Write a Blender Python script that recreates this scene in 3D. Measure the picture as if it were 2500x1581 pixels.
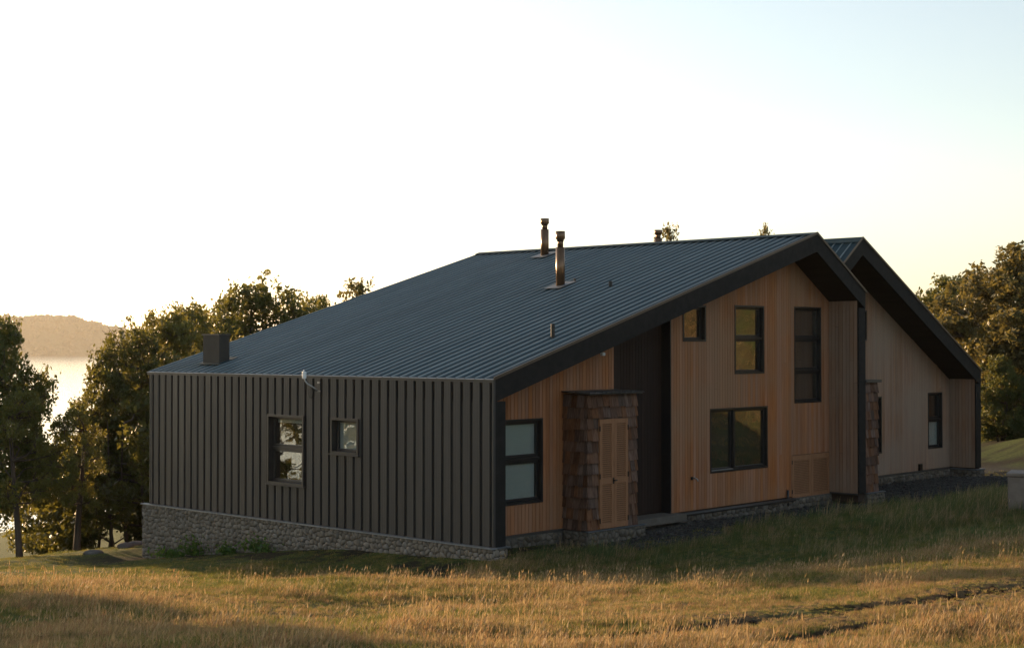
import bpy, bmesh, math, random
import numpy as np
from mathutils import Vector, Matrix

for o in list(bpy.data.objects):
    bpy.data.objects.remove(o)
sc = bpy.context.scene
COL = sc.collection
RAD = math.radians

# ------------------------------------------------------------------ camera, sky, sun, exposure
CAM = np.array([-20.6017, -19.702, 3.8807]); YAW, PIT, FPX = 0.7509, 0.01454, 3609.35   # FPX for a 2500 px wide frame
cd = bpy.data.cameras.new('camera'); cd.sensor_width = 36; cd.lens = FPX / 2500 * 36
cd.clip_start = 0.1; cd.clip_end = 15000
camo = bpy.data.objects.new('camera', cd); COL.objects.link(camo)
camo.location = CAM; camo.rotation_euler = (math.pi / 2 + PIT, 0, YAW - math.pi / 2)
sc.camera = camo

SUN_EL, SUN_AZ = RAD(8.0), math.atan2(0.064, 0.998)      # azimuth from +Y towards +X
wd = bpy.data.worlds.new('World'); sc.world = wd; wd.use_nodes = True
nt = wd.node_tree
sky = nt.nodes.new('ShaderNodeTexSky'); sky.sky_type = 'NISHITA'; sky.sun_disc = False
sky.sun_elevation = SUN_EL; sky.sun_rotation = SUN_AZ
sky.altitude = 50; sky.air_density = 1.0; sky.dust_density = 1.1; sky.ozone_density = 1.2
hsv = nt.nodes.new('ShaderNodeHueSaturation'); hsv.inputs['Saturation'].default_value = 0.68     # white balance of the photograph
nt.links.new(sky.outputs[0], hsv.inputs['Color']); nt.links.new(hsv.outputs[0], nt.nodes['Background'].inputs[0])
nt.nodes['Background'].inputs[1].default_value = 0.15
sd = bpy.data.lights.new('sun', 'SUN'); sd.energy = 5.0; sd.angle = RAD(0.6); sd.color = (1.0, 0.65, 0.34)
suno = bpy.data.objects.new('sun', sd); COL.objects.link(suno)
to_sun = Vector((math.sin(SUN_AZ) * math.cos(SUN_EL), math.cos(SUN_AZ) * math.cos(SUN_EL), math.sin(SUN_EL)))
suno.rotation_euler = to_sun.to_track_quat('Z', 'Y').to_euler(); suno.location = (0, 60, 40)
sc.view_settings.view_transform = 'Standard'; sc.view_settings.look = 'None'
sc.view_settings.exposure = 0.98; sc.view_settings.gamma = 1; sc.view_settings.use_curve_mapping = False
sc.render.engine = 'CYCLES'
sc.cycles.use_denoising = True
sc.cycles.max_bounces = 8; sc.cycles.transparent_max_bounces = 16
sc.cycles.volume_bounces = 1
sc.cycles.caustics_reflective = False; sc.cycles.caustics_refractive = False

FW = np.array([math.cos(YAW) * math.cos(PIT), math.sin(YAW) * math.cos(PIT), math.sin(PIT)])
RT = np.array([math.sin(YAW), -math.cos(YAW), 0.0]); UP = np.cross(RT, FW)
def ray(px, py): return FW + RT * (px - 1250) / FPX - UP * (py - 790.5) / FPX
def at(px, py, d): return CAM + ray(px, py) * d

# ------------------------------------------------------------------ noise
def vnoise(x, y, seed=0):
    x = np.asarray(x, float); y = np.asarray(y, float)
    xi = np.floor(x).astype(np.int64); yi = np.floor(y).astype(np.int64); fx = x - xi; fy = y - yi
    def h(a, b):
        n = (a * 374761393 + b * 668265263 + seed * 1442695041) & 0xffffffff
        n = ((n ^ (n >> 13)) * 1274126177) & 0xffffffff
        return ((n ^ (n >> 16)) & 0xffff) / 65535.0
    u = fx * fx * (3 - 2 * fx); v = fy * fy * (3 - 2 * fy)
    return (h(xi, yi) * (1 - u) + h(xi + 1, yi) * u) * (1 - v) + (h(xi, yi + 1) * (1 - u) + h(xi + 1, yi + 1) * u) * v
def fbm(x, y, seed=0, o=3):
    s = 0; a = 1; t = 0
    for k in range(o):
        s = s + a * vnoise(np.asarray(x) * 2 ** k, np.asarray(y) * 2 ** k, seed + k); t += a; a *= 0.5
    return s / t
def sstep(a, b, x):
    t = np.clip((np.asarray(x, float) - a) / (b - a), 0, 1); return t * t * (3 - 2 * t)

# ------------------------------------------------------------------ materials
def NM(name):
    m = bpy.data.materials.new(name); m.use_nodes = True
    n = m.node_tree.nodes; n.clear()
    return m, n, m.node_tree.links
def N(n, t, **kw):
    x = n.new(t)
    for k, v in kw.items():
        if k in x.inputs.keys(): x.inputs[k].default_value = v
        else: setattr(x, k, v)
    return x
def ramp(n, stops):
    r = n.new('ShaderNodeValToRGB'); e = r.color_ramp.elements
    while len(e) < len(stops): e.new(0.5)
    for i, (p, c) in enumerate(stops): e[i].position = p; e[i].color = (*c, 1)
    return r
def surf(name, c0, c1, rough=0.6, scale=4.0, stretch=(1, 1, 1), bump=0.0, bscale=None, metal=0.0, rnd=0.0, island=False,
         spec=0.5, rough_var=0.0, detail=6, bdist=0.01, weather=None):
    """two tone noise on world position, grain by stretch, per object (or per island) brightness spread rnd"""
    m, n, L = NM(name)
    out = N(n, 'ShaderNodeOutputMaterial'); p = N(n, 'ShaderNodeBsdfPrincipled')
    p.inputs['Metallic'].default_value = metal; p.inputs['Roughness'].default_value = rough
    p.inputs['Specular IOR Level'].default_value = spec
    g = N(n, 'ShaderNodeNewGeometry'); mp = N(n, 'ShaderNodeMapping'); mp.inputs['Scale'].default_value = stretch
    L.new(g.outputs['Position'], mp.inputs['Vector'])
    oi = N(n, 'ShaderNodeObjectInfo')
    rsrc = g.outputs['Random Per Island'] if island else oi.outputs['Random']
    mu = N(n, 'ShaderNodeMath', operation='MULTIPLY'); mu.inputs[1].default_value = 37.0; L.new(rsrc, mu.inputs[0])
    if rnd > 0:
        cx = N(n, 'ShaderNodeCombineXYZ'); L.new(mu.outputs[0], cx.inputs[0]); L.new(mu.outputs[0], cx.inputs[1])
        L.new(cx.outputs[0], mp.inputs['Location'])
    t = N(n, 'ShaderNodeTexNoise'); t.inputs['Scale'].default_value = scale; t.inputs['Detail'].default_value = detail
    t.inputs['Roughness'].default_value = 0.6
    L.new(mp.outputs[0], t.inputs['Vector'])
    r = ramp(n, [(0.3, c0), (0.7, c1)]); L.new(t.outputs['Fac'], r.inputs[0])
    col = r.outputs[0]
    if rnd > 0:
        mr = N(n, 'ShaderNodeMapRange'); mr.inputs['To Min'].default_value = 1 - rnd; mr.inputs['To Max'].default_value = 1 + rnd
        L.new(rsrc, mr.inputs['Value'])
        hs = N(n, 'ShaderNodeHueSaturation'); L.new(col, hs.inputs['Color']); L.new(mr.outputs[0], hs.inputs['Value'])
        fr = N(n, 'ShaderNodeMath', operation='FRACT'); L.new(mu.outputs[0], fr.inputs[0])
        m2 = N(n, 'ShaderNodeMapRange'); m2.inputs['To Min'].default_value = 1 - rnd * 0.8; m2.inputs['To Max'].default_value = 1 + rnd * 0.6
        L.new(fr.outputs[0], m2.inputs['Value']); L.new(m2.outputs[0], hs.inputs['Saturation'])
        col = hs.outputs[0]
    if weather:
        t4 = N(n, 'ShaderNodeTexNoise'); t4.inputs['Scale'].default_value = .55; t4.inputs['Detail'].default_value = 4; L.new(g.outputs['Position'], t4.inputs['Vector'])
        r4 = ramp(n, [(.38, (0, 0, 0)), (.68, (.75, .75, .75))]); L.new(t4.outputs['Fac'], r4.inputs[0])
        mx = N(n, 'ShaderNodeMix', data_type='RGBA'); L.new(r4.outputs[0], mx.inputs[0]); L.new(col, mx.inputs[6]); mx.inputs[7].default_value = (*weather, 1); col = mx.outputs[2]
        # knots: small dark spots
        v4 = N(n, 'ShaderNodeTexVoronoi'); v4.inputs['Scale'].default_value = 2.2; L.new(mp.outputs[0], v4.inputs['Vector'])
        r5 = ramp(n, [(.02, (.35, .28, .24)), (.06, (1, 1, 1))]); L.new(v4.outputs['Distance'], r5.inputs[0])
        m5 = N(n, 'ShaderNodeMix', data_type='RGBA', blend_type='MULTIPLY'); m5.inputs[0].default_value = 1; L.new(col, m5.inputs[6]); L.new(r5.outputs[0], m5.inputs[7]); col = m5.outputs[2]
    L.new(col, p.inputs['Base Color'])
    if rough_var > 0:
        t3 = N(n, 'ShaderNodeTexNoise'); t3.inputs['Scale'].default_value = scale * 0.6; L.new(mp.outputs[0], t3.inputs['Vector'])
        m3 = N(n, 'ShaderNodeMapRange'); m3.inputs['To Min'].default_value = rough - rough_var; m3.inputs['To Max'].default_value = rough + rough_var
        L.new(t3.outputs['Fac'], m3.inputs['Value']); L.new(m3.outputs[0], p.inputs['Roughness'])
    if bump > 0:
        t2 = N(n, 'ShaderNodeTexNoise'); t2.inputs['Scale'].default_value = bscale or scale * 2; t2.inputs['Detail'].default_value = 5
        L.new(mp.outputs[0], t2.inputs['Vector'])
        b = N(n, 'ShaderNodeBump'); b.inputs['Strength'].default_value = bump; b.inputs['Distance'].default_value = bdist
        L.new(t2.outputs['Fac'], b.inputs['Height']); L.new(b.outputs[0], p.inputs['Normal'])
    L.new(p.outputs[0], out.inputs[0])
    return m

M = {}
M['metal_roof'] = surf('roof_steel', (.017, .037, .047), (.024, .049, .061), rough=.68, scale=1.3, metal=.0, spec=.10, rnd=.06, rough_var=.06, bump=.06, bscale=2.0, stretch=(1, 3, 1), bdist=.02)
M['seam_sheen'] = surf('seam_sheen_steel', (.092, .132, .148), (.130, .175, .192), rough=.40, scale=1.6, metal=.3, rnd=.10, stretch=(.5, 3, 1))  # roof steel lightened for the ribs: sky sheen painted into the colour
M['metal_wall'] = surf('wall_steel', (.056, .053, .050), (.070, .065, .061), rough=.50, scale=1.6, metal=.3, rnd=.11, rough_var=.10, bump=.16, bscale=1.6, stretch=(1, 4, .45), bdist=.03)
M['metal_trim'] = surf('trim_steel', (.052, .048, .044), (.064, .059, .054), rough=.5, scale=2, metal=.2)
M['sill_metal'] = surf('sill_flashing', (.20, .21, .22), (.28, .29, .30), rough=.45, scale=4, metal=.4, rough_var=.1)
M['metal_box'] = surf('chimney_sheet', (.034, .032, .028), (.046, .043, .038), rough=.65, scale=3, spec=.25)
M['metal_flue'] = surf('flue_steel', (.150, .088, .050), (.200, .118, .068), rough=.30, scale=5, metal=.7, rough_var=.06)
M['metal_grey'] = surf('grey_flashing', (.09, .10, .11), (.13, .14, .15), rough=.55, scale=4, metal=.3, rough_var=.1)
M['black_timber'] = surf('black_timber', (.009, .009, .009), (.020, .019, .018), rough=.75, scale=6, spec=.2, bump=.25, bscale=14)
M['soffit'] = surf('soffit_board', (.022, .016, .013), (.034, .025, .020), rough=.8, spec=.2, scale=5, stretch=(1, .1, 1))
M['cedar'] = surf('cedar_board', (.300, .118, .053), (.400, .176, .084), weather=(.30, .180, .108), rough=.7, spec=.12, scale=3.5, stretch=(6, 6, .35), rnd=.15, bump=.12, bscale=6, bdist=.004)
M['cedar_grey'] = surf('weathered_board', (.245, .138, .088), (.33, .205, .135), weather=(.30, .23, .175), rough=.75, spec=.12, scale=3.5, stretch=(6, 6, .35), rnd=.15, bump=.12, bscale=6, bdist=.004)
M['joint'] = surf('board_joint', (.035, .02, .012), (.05, .03, .02), rough=.9)
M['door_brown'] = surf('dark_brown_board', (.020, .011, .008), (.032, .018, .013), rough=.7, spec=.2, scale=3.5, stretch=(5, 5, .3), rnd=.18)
M['frame_black'] = surf('black_frame', (.012, .012, .013), (.018, .018, .019), rough=.35, scale=5)
M['frame_brown'] = surf('brown_frame', (.030, .027, .026), (.042, .038, .036), rough=.4, scale=5)
M['blind'] = surf('roller_blind', (.62, .66, .63), (.68, .72, .69), rough=.8, scale=30)
M['curtain'] = surf('curtain', (.10, .06, .045), (.14, .085, .065), rough=.8, scale=3, stretch=(14, 1, .3))
M['interior'] = surf('interior', (.03, .022, .017), (.045, .034, .026), rough=.9)
M['stone'] = surf('field_stone', (.165, .137, .107), (.275, .235, .19), rough=.9, spec=.12, scale=9, rnd=.22, bump=.35, bscale=28, bdist=.008)
M['stone_small'] = surf('field_stone_small', (.165, .137, .107), (.275, .235, .19), rough=.9, spec=.12, scale=9, rnd=.22, island=True, bump=.35, bscale=28, bdist=.008)
M['stone_plinth'] = surf('plinth_stone', (.085, .072, .056), (.165, .142, .115), rough=.9, scale=9, rnd=.3, island=True, spec=.1, bump=.35, bscale=28, bdist=.008)
M['mortar'] = surf('mortar', (.070, .060, .049), (.115, .100, .083), rough=.95, scale=12, bump=.5, bscale=30)
M['shingle'] = surf('wood_shingle', (.075, .038, .024), (.18, .100, .066), rough=.8, spec=.12, scale=3.5, stretch=(7, 7, .5), rnd=.36, bump=.3, bscale=9, bdist=.005)
M['shake'] = surf('roof_shake', (.045, .042, .042), (.10, .09, .085), rough=.8, scale=4, stretch=(7, 3, 1), rnd=.3, bump=.3, bscale=9)
M['tan_paint'] = surf('tan_paint', (.27, .130, .066), (.33, .165, .086), rough=.65, spec=.15, scale=5, stretch=(3, 3, .5))
M['iron'] = surf('dark_iron', (.02, .015, .012), (.035, .026, .02), rough=.45, metal=.6)
M['concrete'] = surf('concrete', (.155, .122, .098), (.215, .172, .140), rough=.85, scale=5, bump=.3, bscale=25)
M['slab'] = surf('step_concrete', (.10, .088, .072), (.15, .132, .11), rough=.9, spec=.1, scale=6, bump=.3, bscale=25)
M['rock'] = surf('boulder_stone', (.07, .068, .064), (.15, .145, .138), rough=.9, scale=3, spec=.1, bump=.6, bscale=9, bdist=.04)
M['plastic_white'] = surf('white_plastic', (.62, .66, .68), (.68, .72, .74), rough=.4)
M['cable'] = surf('black_cable', (.015, .015, .015), (.02, .02, .02), rough=.5)
M['galv'] = surf('galvanised_steel', (.32, .33, .33), (.42, .43, .43), rough=.4, metal=.7, scale=8)
M['bark'] = surf('bark', (.040, .031, .024), (.095, .075, .058), rough=.9, scale=5, stretch=(1, 1, .25), bump=.8, bscale=9, bdist=.03)
M['fascia_trim'] = surf('bronze_trim', (.085, .060, .040), (.110, .080, .054), rough=.45, metal=.3, scale=2)

def pane_mat():
    m, n, L = NM('window_glass')
    out = N(n, 'ShaderNodeOutputMaterial'); tr = N(n, 'ShaderNodeBsdfTransparent'); tr.inputs[0].default_value = (.95, .97, .96, 1)
    gl = N(n, 'ShaderNodeBsdfGlossy'); gl.inputs['Roughness'].default_value = 0.006
    lw = N(n, 'ShaderNodeLayerWeight'); lw.inputs[0].default_value = .5
    pw = N(n, 'ShaderNodeMath', operation='POWER'); L.new(lw.outputs['Facing'], pw.inputs[0]); pw.inputs[1].default_value = 4.0
    fr = N(n, 'ShaderNodeMath', operation='MULTIPLY_ADD'); L.new(pw.outputs[0], fr.inputs[0]); fr.inputs[1].default_value = .74; fr.inputs[2].default_value = .22
    nz = N(n, 'ShaderNodeTexNoise'); nz.inputs['Scale'].default_value = 1.6; nz.inputs['Detail'].default_value = 1
    g = N(n, 'ShaderNodeNewGeometry'); L.new(g.outputs['Position'], nz.inputs['Vector'])
    b = N(n, 'ShaderNodeBump'); b.inputs['Strength'].default_value = .10; b.inputs['Distance'].default_value = .03
    L.new(nz.outputs['Fac'], b.inputs['Height']); L.new(b.outputs[0], gl.inputs['Normal'])
    mx = N(n, 'ShaderNodeMixShader'); L.new(fr.outputs[0], mx.inputs[0]); L.new(tr.outputs[0], mx.inputs[1]); L.new(gl.outputs[0], mx.inputs[2])
    L.new(mx.outputs[0], out.inputs[0]); return m
M['pane'] = pane_mat()

def leaf_mat(name, c0, c1, tcol, tfac=.4, rough=.45, spec=.3):
    m, n, L = NM(name)
    out = N(n, 'ShaderNodeOutputMaterial'); p = N(n, 'ShaderNodeBsdfPrincipled'); p.inputs['Roughness'].default_value = rough
    p.inputs['Specular IOR Level'].default_value = spec
    g = N(n, 'ShaderNodeNewGeometry'); r = ramp(n, [(0.0, c0), (1.0, c1)]); L.new(g.outputs['Random Per Island'], r.inputs[0])
    oi = N(n, 'ShaderNodeObjectInfo'); mr = N(n, 'ShaderNodeMapRange'); mr.inputs['To Min'].default_value = .78; mr.inputs['To Max'].default_value = 1.22
    L.new(oi.outputs['Random'], mr.inputs['Value'])
    hs = N(n, 'ShaderNodeHueSaturation'); L.new(r.outputs[0], hs.inputs['Color']); L.new(mr.outputs[0], hs.inputs['Value'])
    L.new(hs.outputs[0], p.inputs['Base Color'])
    t = N(n, 'ShaderNodeBsdfTranslucent'); t.inputs[0].default_value = (*tcol, 1)
    mx = N(n, 'ShaderNodeMixShader'); mx.inputs[0].default_value = tfac
    L.new(p.outputs[0], mx.inputs[1]); L.new(t.outputs[0], mx.inputs[2]); L.new(mx.outputs[0], out.inputs[0]); return m
M['leaf_dark'] = leaf_mat('evergreen_leaf', (.026, .046, .014), (.078, .108, .032), (.25, .22, .040), .34)
M['leaf_mid'] = leaf_mat('olive_leaf', (.034, .054, .015), (.095, .118, .034), (.30, .25, .045), .38)
M['leaf_gold'] = leaf_mat('bronze_leaf', (.046, .054, .019), (.145, .124, .046), (.24, .19, .05), .36)
M['leaf_weed'] = leaf_mat('weed_leaf', (.040, .085, .020), (.075, .135, .030), (.16, .26, .04), .35)
M['grass_dry'] = leaf_mat('dry_grass_blade', (.130, .095, .050), (.420, .310, .170), (.46, .32, .145), .42, .6, .12)
M['grass_red'] = leaf_mat('reddish_grass_blade', (.105, .066, .038), (.310, .195, .108), (.38, .22, .10), .42, .6, .12)
M['grass_yellow'] = leaf_mat('yellow_grass_blade', (.120, .098, .034), (.300, .245, .080), (.36, .29, .075), .42, .6, .12)
M['grass_green'] = leaf_mat('green_grass_blade', (.042, .062, .018), (.140, .145, .046), (.22, .22, .050), .40, .6, .12)
M['grass_deep'] = leaf_mat('deep_green_blade', (.038, .068, .026), (.105, .145, .058), (.14, .18, .055), .35, .6, .12)
M['grass_stalk'] = leaf_mat('dry_stalk', (.22, .150, .080), (.48, .35, .20), (.48, .33, .15), .35, .6, .1)

# ------------------------------------------------------------------ mesh helpers
def wloc(o):
    v = Vector((0, 0, 0))
    while o is not None: v = v + o.location; o = o.parent
    return v
def link(name, me, parent=None, loc=(0, 0, 0)):
    o = bpy.data.objects.new(name, me); COL.objects.link(o); o.parent = parent; o.location = loc; return o
def tag(o, label=None, cat=None, group=None, kind=None):
    if label: o['label'] = label
    if cat: o['category'] = cat
    if group: o['group'] = group
    if kind: o['kind'] = kind
    return o
def empty(name, loc, label, cat, group=None):
    o = bpy.data.objects.new(name, None); COL.objects.link(o); o.location = loc; o.empty_display_size = .2
    return tag(o, label, cat, group)
class MB:
    def __init__(s): s.v = []; s.f = []
    def add(s, vs, fs):
        b = len(s.v); s.v += [tuple(map(float, p)) for p in vs]; s.f += [tuple(b + i for i in q) for q in fs]; return s
    def box(s, x0, x1, y0, y1, z0, z1):
        return s.add([(x0, y0, z0), (x1, y0, z0), (x1, y1, z0), (x0, y1, z0), (x0, y0, z1), (x1, y0, z1), (x1, y1, z1), (x0, y1, z1)],
                     [(3, 2, 1, 0), (4, 5, 6, 7), (0, 1, 5, 4), (1, 2, 6, 5), (2, 3, 7, 6), (3, 0, 4, 7)])
    def hexa(s, a, b):  # two quads of 4 points each
        return s.add(list(a) + list(b), [(3, 2, 1, 0), (4, 5, 6, 7), (0, 1, 5, 4), (1, 2, 6, 5), (2, 3, 7, 6), (3, 0, 4, 7)])
    def prism(s, poly, a0, a1):  # poly of (x,z) extruded along y
        n = len(poly)
        return s.add([(x, a0, z) for x, z in poly] + [(x, a1, z) for x, z in poly],
                     [tuple(range(n)), tuple(range(2 * n - 1, n - 1, -1))] + [(i, i + n, (i + 1) % n + n, (i + 1) % n) for i in range(n)])
    def tube(s, pts, rad, n=8, cap=True):
        pts = [Vector(p) for p in pts]; k = len(pts)
        if not hasattr(rad, '__len__'): rad = [rad] * k
        b = len(s.v); ref = None
        for i, p in enumerate(pts):
            d = (pts[min(i + 1, k - 1)] - pts[max(i - 1, 0)]).normalized()
            if ref is None: ref = d.orthogonal().normalized()
            u = (ref - d * ref.dot(d)).normalized(); ref = u; w = d.cross(u)
            for j in range(n):
                a = 2 * math.pi * j / n; q = p + (u * math.cos(a) + w * math.sin(a)) * rad[i]; s.v.append(tuple(q))
        for i in range(k - 1):
            for j in range(n):
                s.f.append((b + i * n + j, b + i * n + (j + 1) % n, b + (i + 1) * n + (j + 1) % n, b + (i + 1) * n + j))
        if cap:
            s.f.append(tuple(b + j for j in range(n))[::-1]); s.f.append(tuple(b + (k - 1) * n + j for j in range(n)))
        return s
    def mesh(s, name, mat, off=(0, 0, 0), smooth=False, recalc=True):
        me = bpy.data.meshes.new(name)
        ox, oy, oz = off
        me.from_pydata([(x - ox, y - oy, z - oz) for x, y, z in s.v], [], s.f)
        if recalc:
            bm = bmesh.new(); bm.from_mesh(me); bmesh.ops.recalc_face_normals(bm, faces=bm.faces); bm.to_mesh(me); bm.free()
        if smooth: me.polygons.foreach_set('use_smooth', [True] * len(me.polygons))
        me.materials.append(M[mat] if isinstance(mat, str) else mat); me.update(); return me
    def build(s, name, mat, parent=None, smooth=False, recalc=True, kind=None, bevel=0):
        o = link(name, s.mesh(name, mat, wloc(parent), smooth, recalc), parent)
        if kind: o['kind'] = kind
        if bevel:
            bv = o.modifiers.new('bevel', 'BEVEL'); bv.width = bevel; bv.segments = 2; bv.limit_method = 'ANGLE'
        return o
def B(name, mat, parent, *b, **k): return MB().box(*b).build(name, mat, parent, **k)

# ------------------------------------------------------------------ terrain
def far_ground(x, y):
    w = y - 0.5 * np.maximum(0, x - 15)
    z = -0.175 * np.maximum(0, w - 13)
    z = np.maximum(z, -30.0)
    h = np.maximum(0, -y - 6 - 0.15 * np.maximum(0, -x - 20))
    z = z + 0.19 * h - 0.00045 * np.minimum(h, 200) ** 2 * (h < 200) - (h >= 200) * (0.00045 * 40000 + 0.19 * (h - 200))
    z = z + 4.0 * sstep(70, 200, x) * sstep(-60, 40, -w)
    return z
CT = [(-.1, -.1, -.24), (-.1, 1.4, -.33), (-.1, 3.05, -.38), (-.1, 4.15, -.41), (-.1, 6.1, -.61), (-.1, 7.36, -.79), (-.1, 10.1, -1.13), (-.1, 11.74, -1.36),
      (1, .7, -.20), (2.75, .7, -.27), (5.6, .7, -.23), (7.2, .85, -.20), (9.4, .85, -.25), (11.7, .85, -.27), (13.8, .85, -.27), (18.9, 2.28, -.25), (23.6, 2.28, -.27),
      (14.5, -.3, -.27), (4, -1.4, -.2), (8, -1.6, -.17), (12, -1.8, -.13), (18, -1, -.17), (24, -1, -.2), (5.5, -4, .33), (10, -5, .42), (16, -6, .5), (7, -7.2, .80), (15, -9, 1.1),
      (30, -6, .35), (30, 5, -.3), (45, 10, -.5), (55, 14, -.5), (20, -20, 3.4), (0, -30, 4.4), (-20, -40, 5.2), (-40, -20, 2.4), (-20.6, -19.7, 2.2), (-30, 0, .2), (-25, 15, -2.0),
      (-35, 25, -5), (0, 30, -3.8), (5, 40, -6.0), (-15, 30, -4), (20, 30, -3), (32, 30, -2.3), (12, 13, -1.6), (24, 13, -.9), (12, 6, -.6), (0, -2.6, -.33), (-2.2, -.6, -.42), (-2.4, 3, -.6), (28, -12, 4.2), (24, -15, 4.6), (34, -11, 6.2), (34, -20, 8.5), (20, -10, 1.6), (38, -2, 2.5)]
for px, py, d in [(0, 1368, 37.5), (100, 1359, 38), (232, 1342, 38.5), (345, 1327, 39), (1250, 1581, 13.2), (0, 1581, 13.4), (2500, 1581, 12.6), (0, 1418, 24), (340, 1420, 25.2), (620, 1424, 25.2),
                  (900, 1424, 25.2), (1206, 1420, 25.4), (2500, 1362, 20), (2500, 1256, 28), (1700, 1428, 21.5), (2100, 1412, 19.6), (-600, 1440, 24), (-600, 1600, 14)]:
    CT.append(tuple(at(px, py, d)))
CT = np.array(CT)
def _tps():
    P = CT[:, :2]; r = CT[:, 2] - far_ground(P[:, 0], P[:, 1]); n = len(P)
    D2 = ((P[:, None] - P[None]) ** 2).sum(-1); K = 0.5 * D2 * np.log(D2 + 1e-9) + np.eye(n) * 0.6
    A = np.zeros((n + 3, n + 3)); A[:n, :n] = K; A[:n, n] = 1; A[:n, n + 1:] = P; A[n, :n] = 1; A[n + 1:, :n] = P.T
    return np.linalg.solve(A, np.concatenate([r, [0, 0, 0]]))
TW = _tps()
def ground_z(x, y, detail=True):
    x = np.atleast_1d(np.asarray(x, float)); y = np.atleast_1d(np.asarray(y, float)); sh = x.shape; x = x.ravel(); y = y.ravel()
    z = far_ground(x, y); n = len(CT)
    dist = np.hypot(x - 2, y - 2); wgt = 1 - sstep(45, 95, dist); idx = wgt > 0
    if idx.any():
        xs, ys = x[idx], y[idx]
        D2 = (xs[:, None] - CT[None, :, 0]) ** 2 + (ys[:, None] - CT[None, :, 1]) ** 2
        t = (0.5 * D2 * np.log(D2 + 1e-9)) @ TW[:n] + TW[n] + TW[n + 1] * xs + TW[n + 2] * ys
        z[idx] += wgt[idx] * t
    if detail:
        near = sstep(-.3, 1.2, np.maximum(-x, -y)) * .8 + .2
        z += near * (0.16 * (fbm(x / 2.6, y / 2.6, 5) - .5) + 0.05 * (fbm(x / .7, y / .7, 9) - .5))
        z += 2.0 * (fbm(x / 60, y / 60, 3) - .5) * sstep(60, 160, dist)
    return z.reshape(sh)
def gz(x, y): return float(ground_z(x, y)[0])
def hit(px, py, d0=8., d1=90.):
    d = np.arange(d0, d1, .1); p = CAM[None] + ray(px, py)[None] * d[:, None]
    b = p[:, 2] < ground_z(p[:, 0], p[:, 1]); i = int(np.argmax(b)) if b.any() else len(d) - 1
    return p[i]
RUTS = []
for line in ([(1100, 1572), (1300, 1563), (1500, 1553), (1650, 1540), (1800, 1522), (1950, 1500), (2100, 1480), (2250, 1462), (2400, 1441), (2540, 1422)],
             [(1900, 1560), (2100, 1530), (2250, 1512), (2380, 1498)]):
    RUTS.append(np.array([hit(*p)[:2] for p in line]))
def rut_dist(x, y):
    best = np.full(np.shape(x), 99.)
    for k, L in enumerate(RUTS):
        for a, b in zip(L[:-1], L[1:]):
            ab = b - a; t = np.clip(((x - a[0]) * ab[0] + (y - a[1]) * ab[1]) / (ab @ ab), 0, 1)
            best = np.minimum(best, np.hypot(x - a[0] - t * ab[0], y - a[1] - t * ab[1]) * (1 if k == 0 else 1.9))
    return best
def zones(x, y):
    """dryness, bare soil, gravel, grass height"""
    x = np.asarray(x, float); y = np.asarray(y, float)
    n1 = fbm(x / 3.2, y / 3.2, 21); n2 = fbm(x / 1.1, y / 1.1, 33)
    n3 = fbm(x / .45, y / .45, 77)
    dry = sstep(.38, .60, n1 * .42 + n2 * .33 + n3 * .25 - .005)
    dry = dry * (1 - .82 * sstep(-.6, 1.5, x + .3 * y + .6) * sstep(-16, -10, y) * (1 - sstep(17, 22, x)))      # greener towards the gable and the right bank
    dry = dry * (1 - .85 * sstep(23, 27, x) * sstep(-4, 0, y))                            # lawn beyond the wing
    wall = sstep(-2.6, -1.0, x) * sstep(-.8, .5, y) * (1 - sstep(12, 13.5, y))          # mossy strip under the steel wall
    bank = sstep(3.0, 6.0, y) * sstep(-40, -30, x)                                     # short green bank to the left
    dry = dry * (1 - .85 * wall) * (1 - .97 * bank)
    ed = -1.5 + .7 * (fbm(x / 1.3, y / 1.3, 44) - .5) - .5 * sstep(12, 20, x)
    grav = sstep(ed - .25, ed + .25, y) * sstep(1.6, 3.6, x + .5 * (n2 - .5)) * (1 - sstep(27, 30, x)) * (1 - sstep(3, 5, y))
    rd = rut_dist(x, y) + .35 * (n2 - .5)
    soil = (1 - sstep(.14, .36, rd)) * sstep(.30, .55, n3 + .08)
    soil = np.maximum(soil, wall * sstep(.42, .6, fbm(x / .9, y / .5, 55)) * .9)
    soil = np.maximum(soil, (1 - sstep(.2, .9, np.hypot((x + .8) / 1.6, (y - 11.8) / 1.0))) * .9)
    hgt = (.42 + 1.05 * sstep(.3, .75, fbm(x / 1.5, y / 1.5, 66)) * (.45 + .8 * n3)) * (1 - .5 * wall) * (1 - .62 * bank) * (.45 + .55 * sstep(.3, 1.3, rd))
    return dry, soil, grav, hgt
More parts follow.
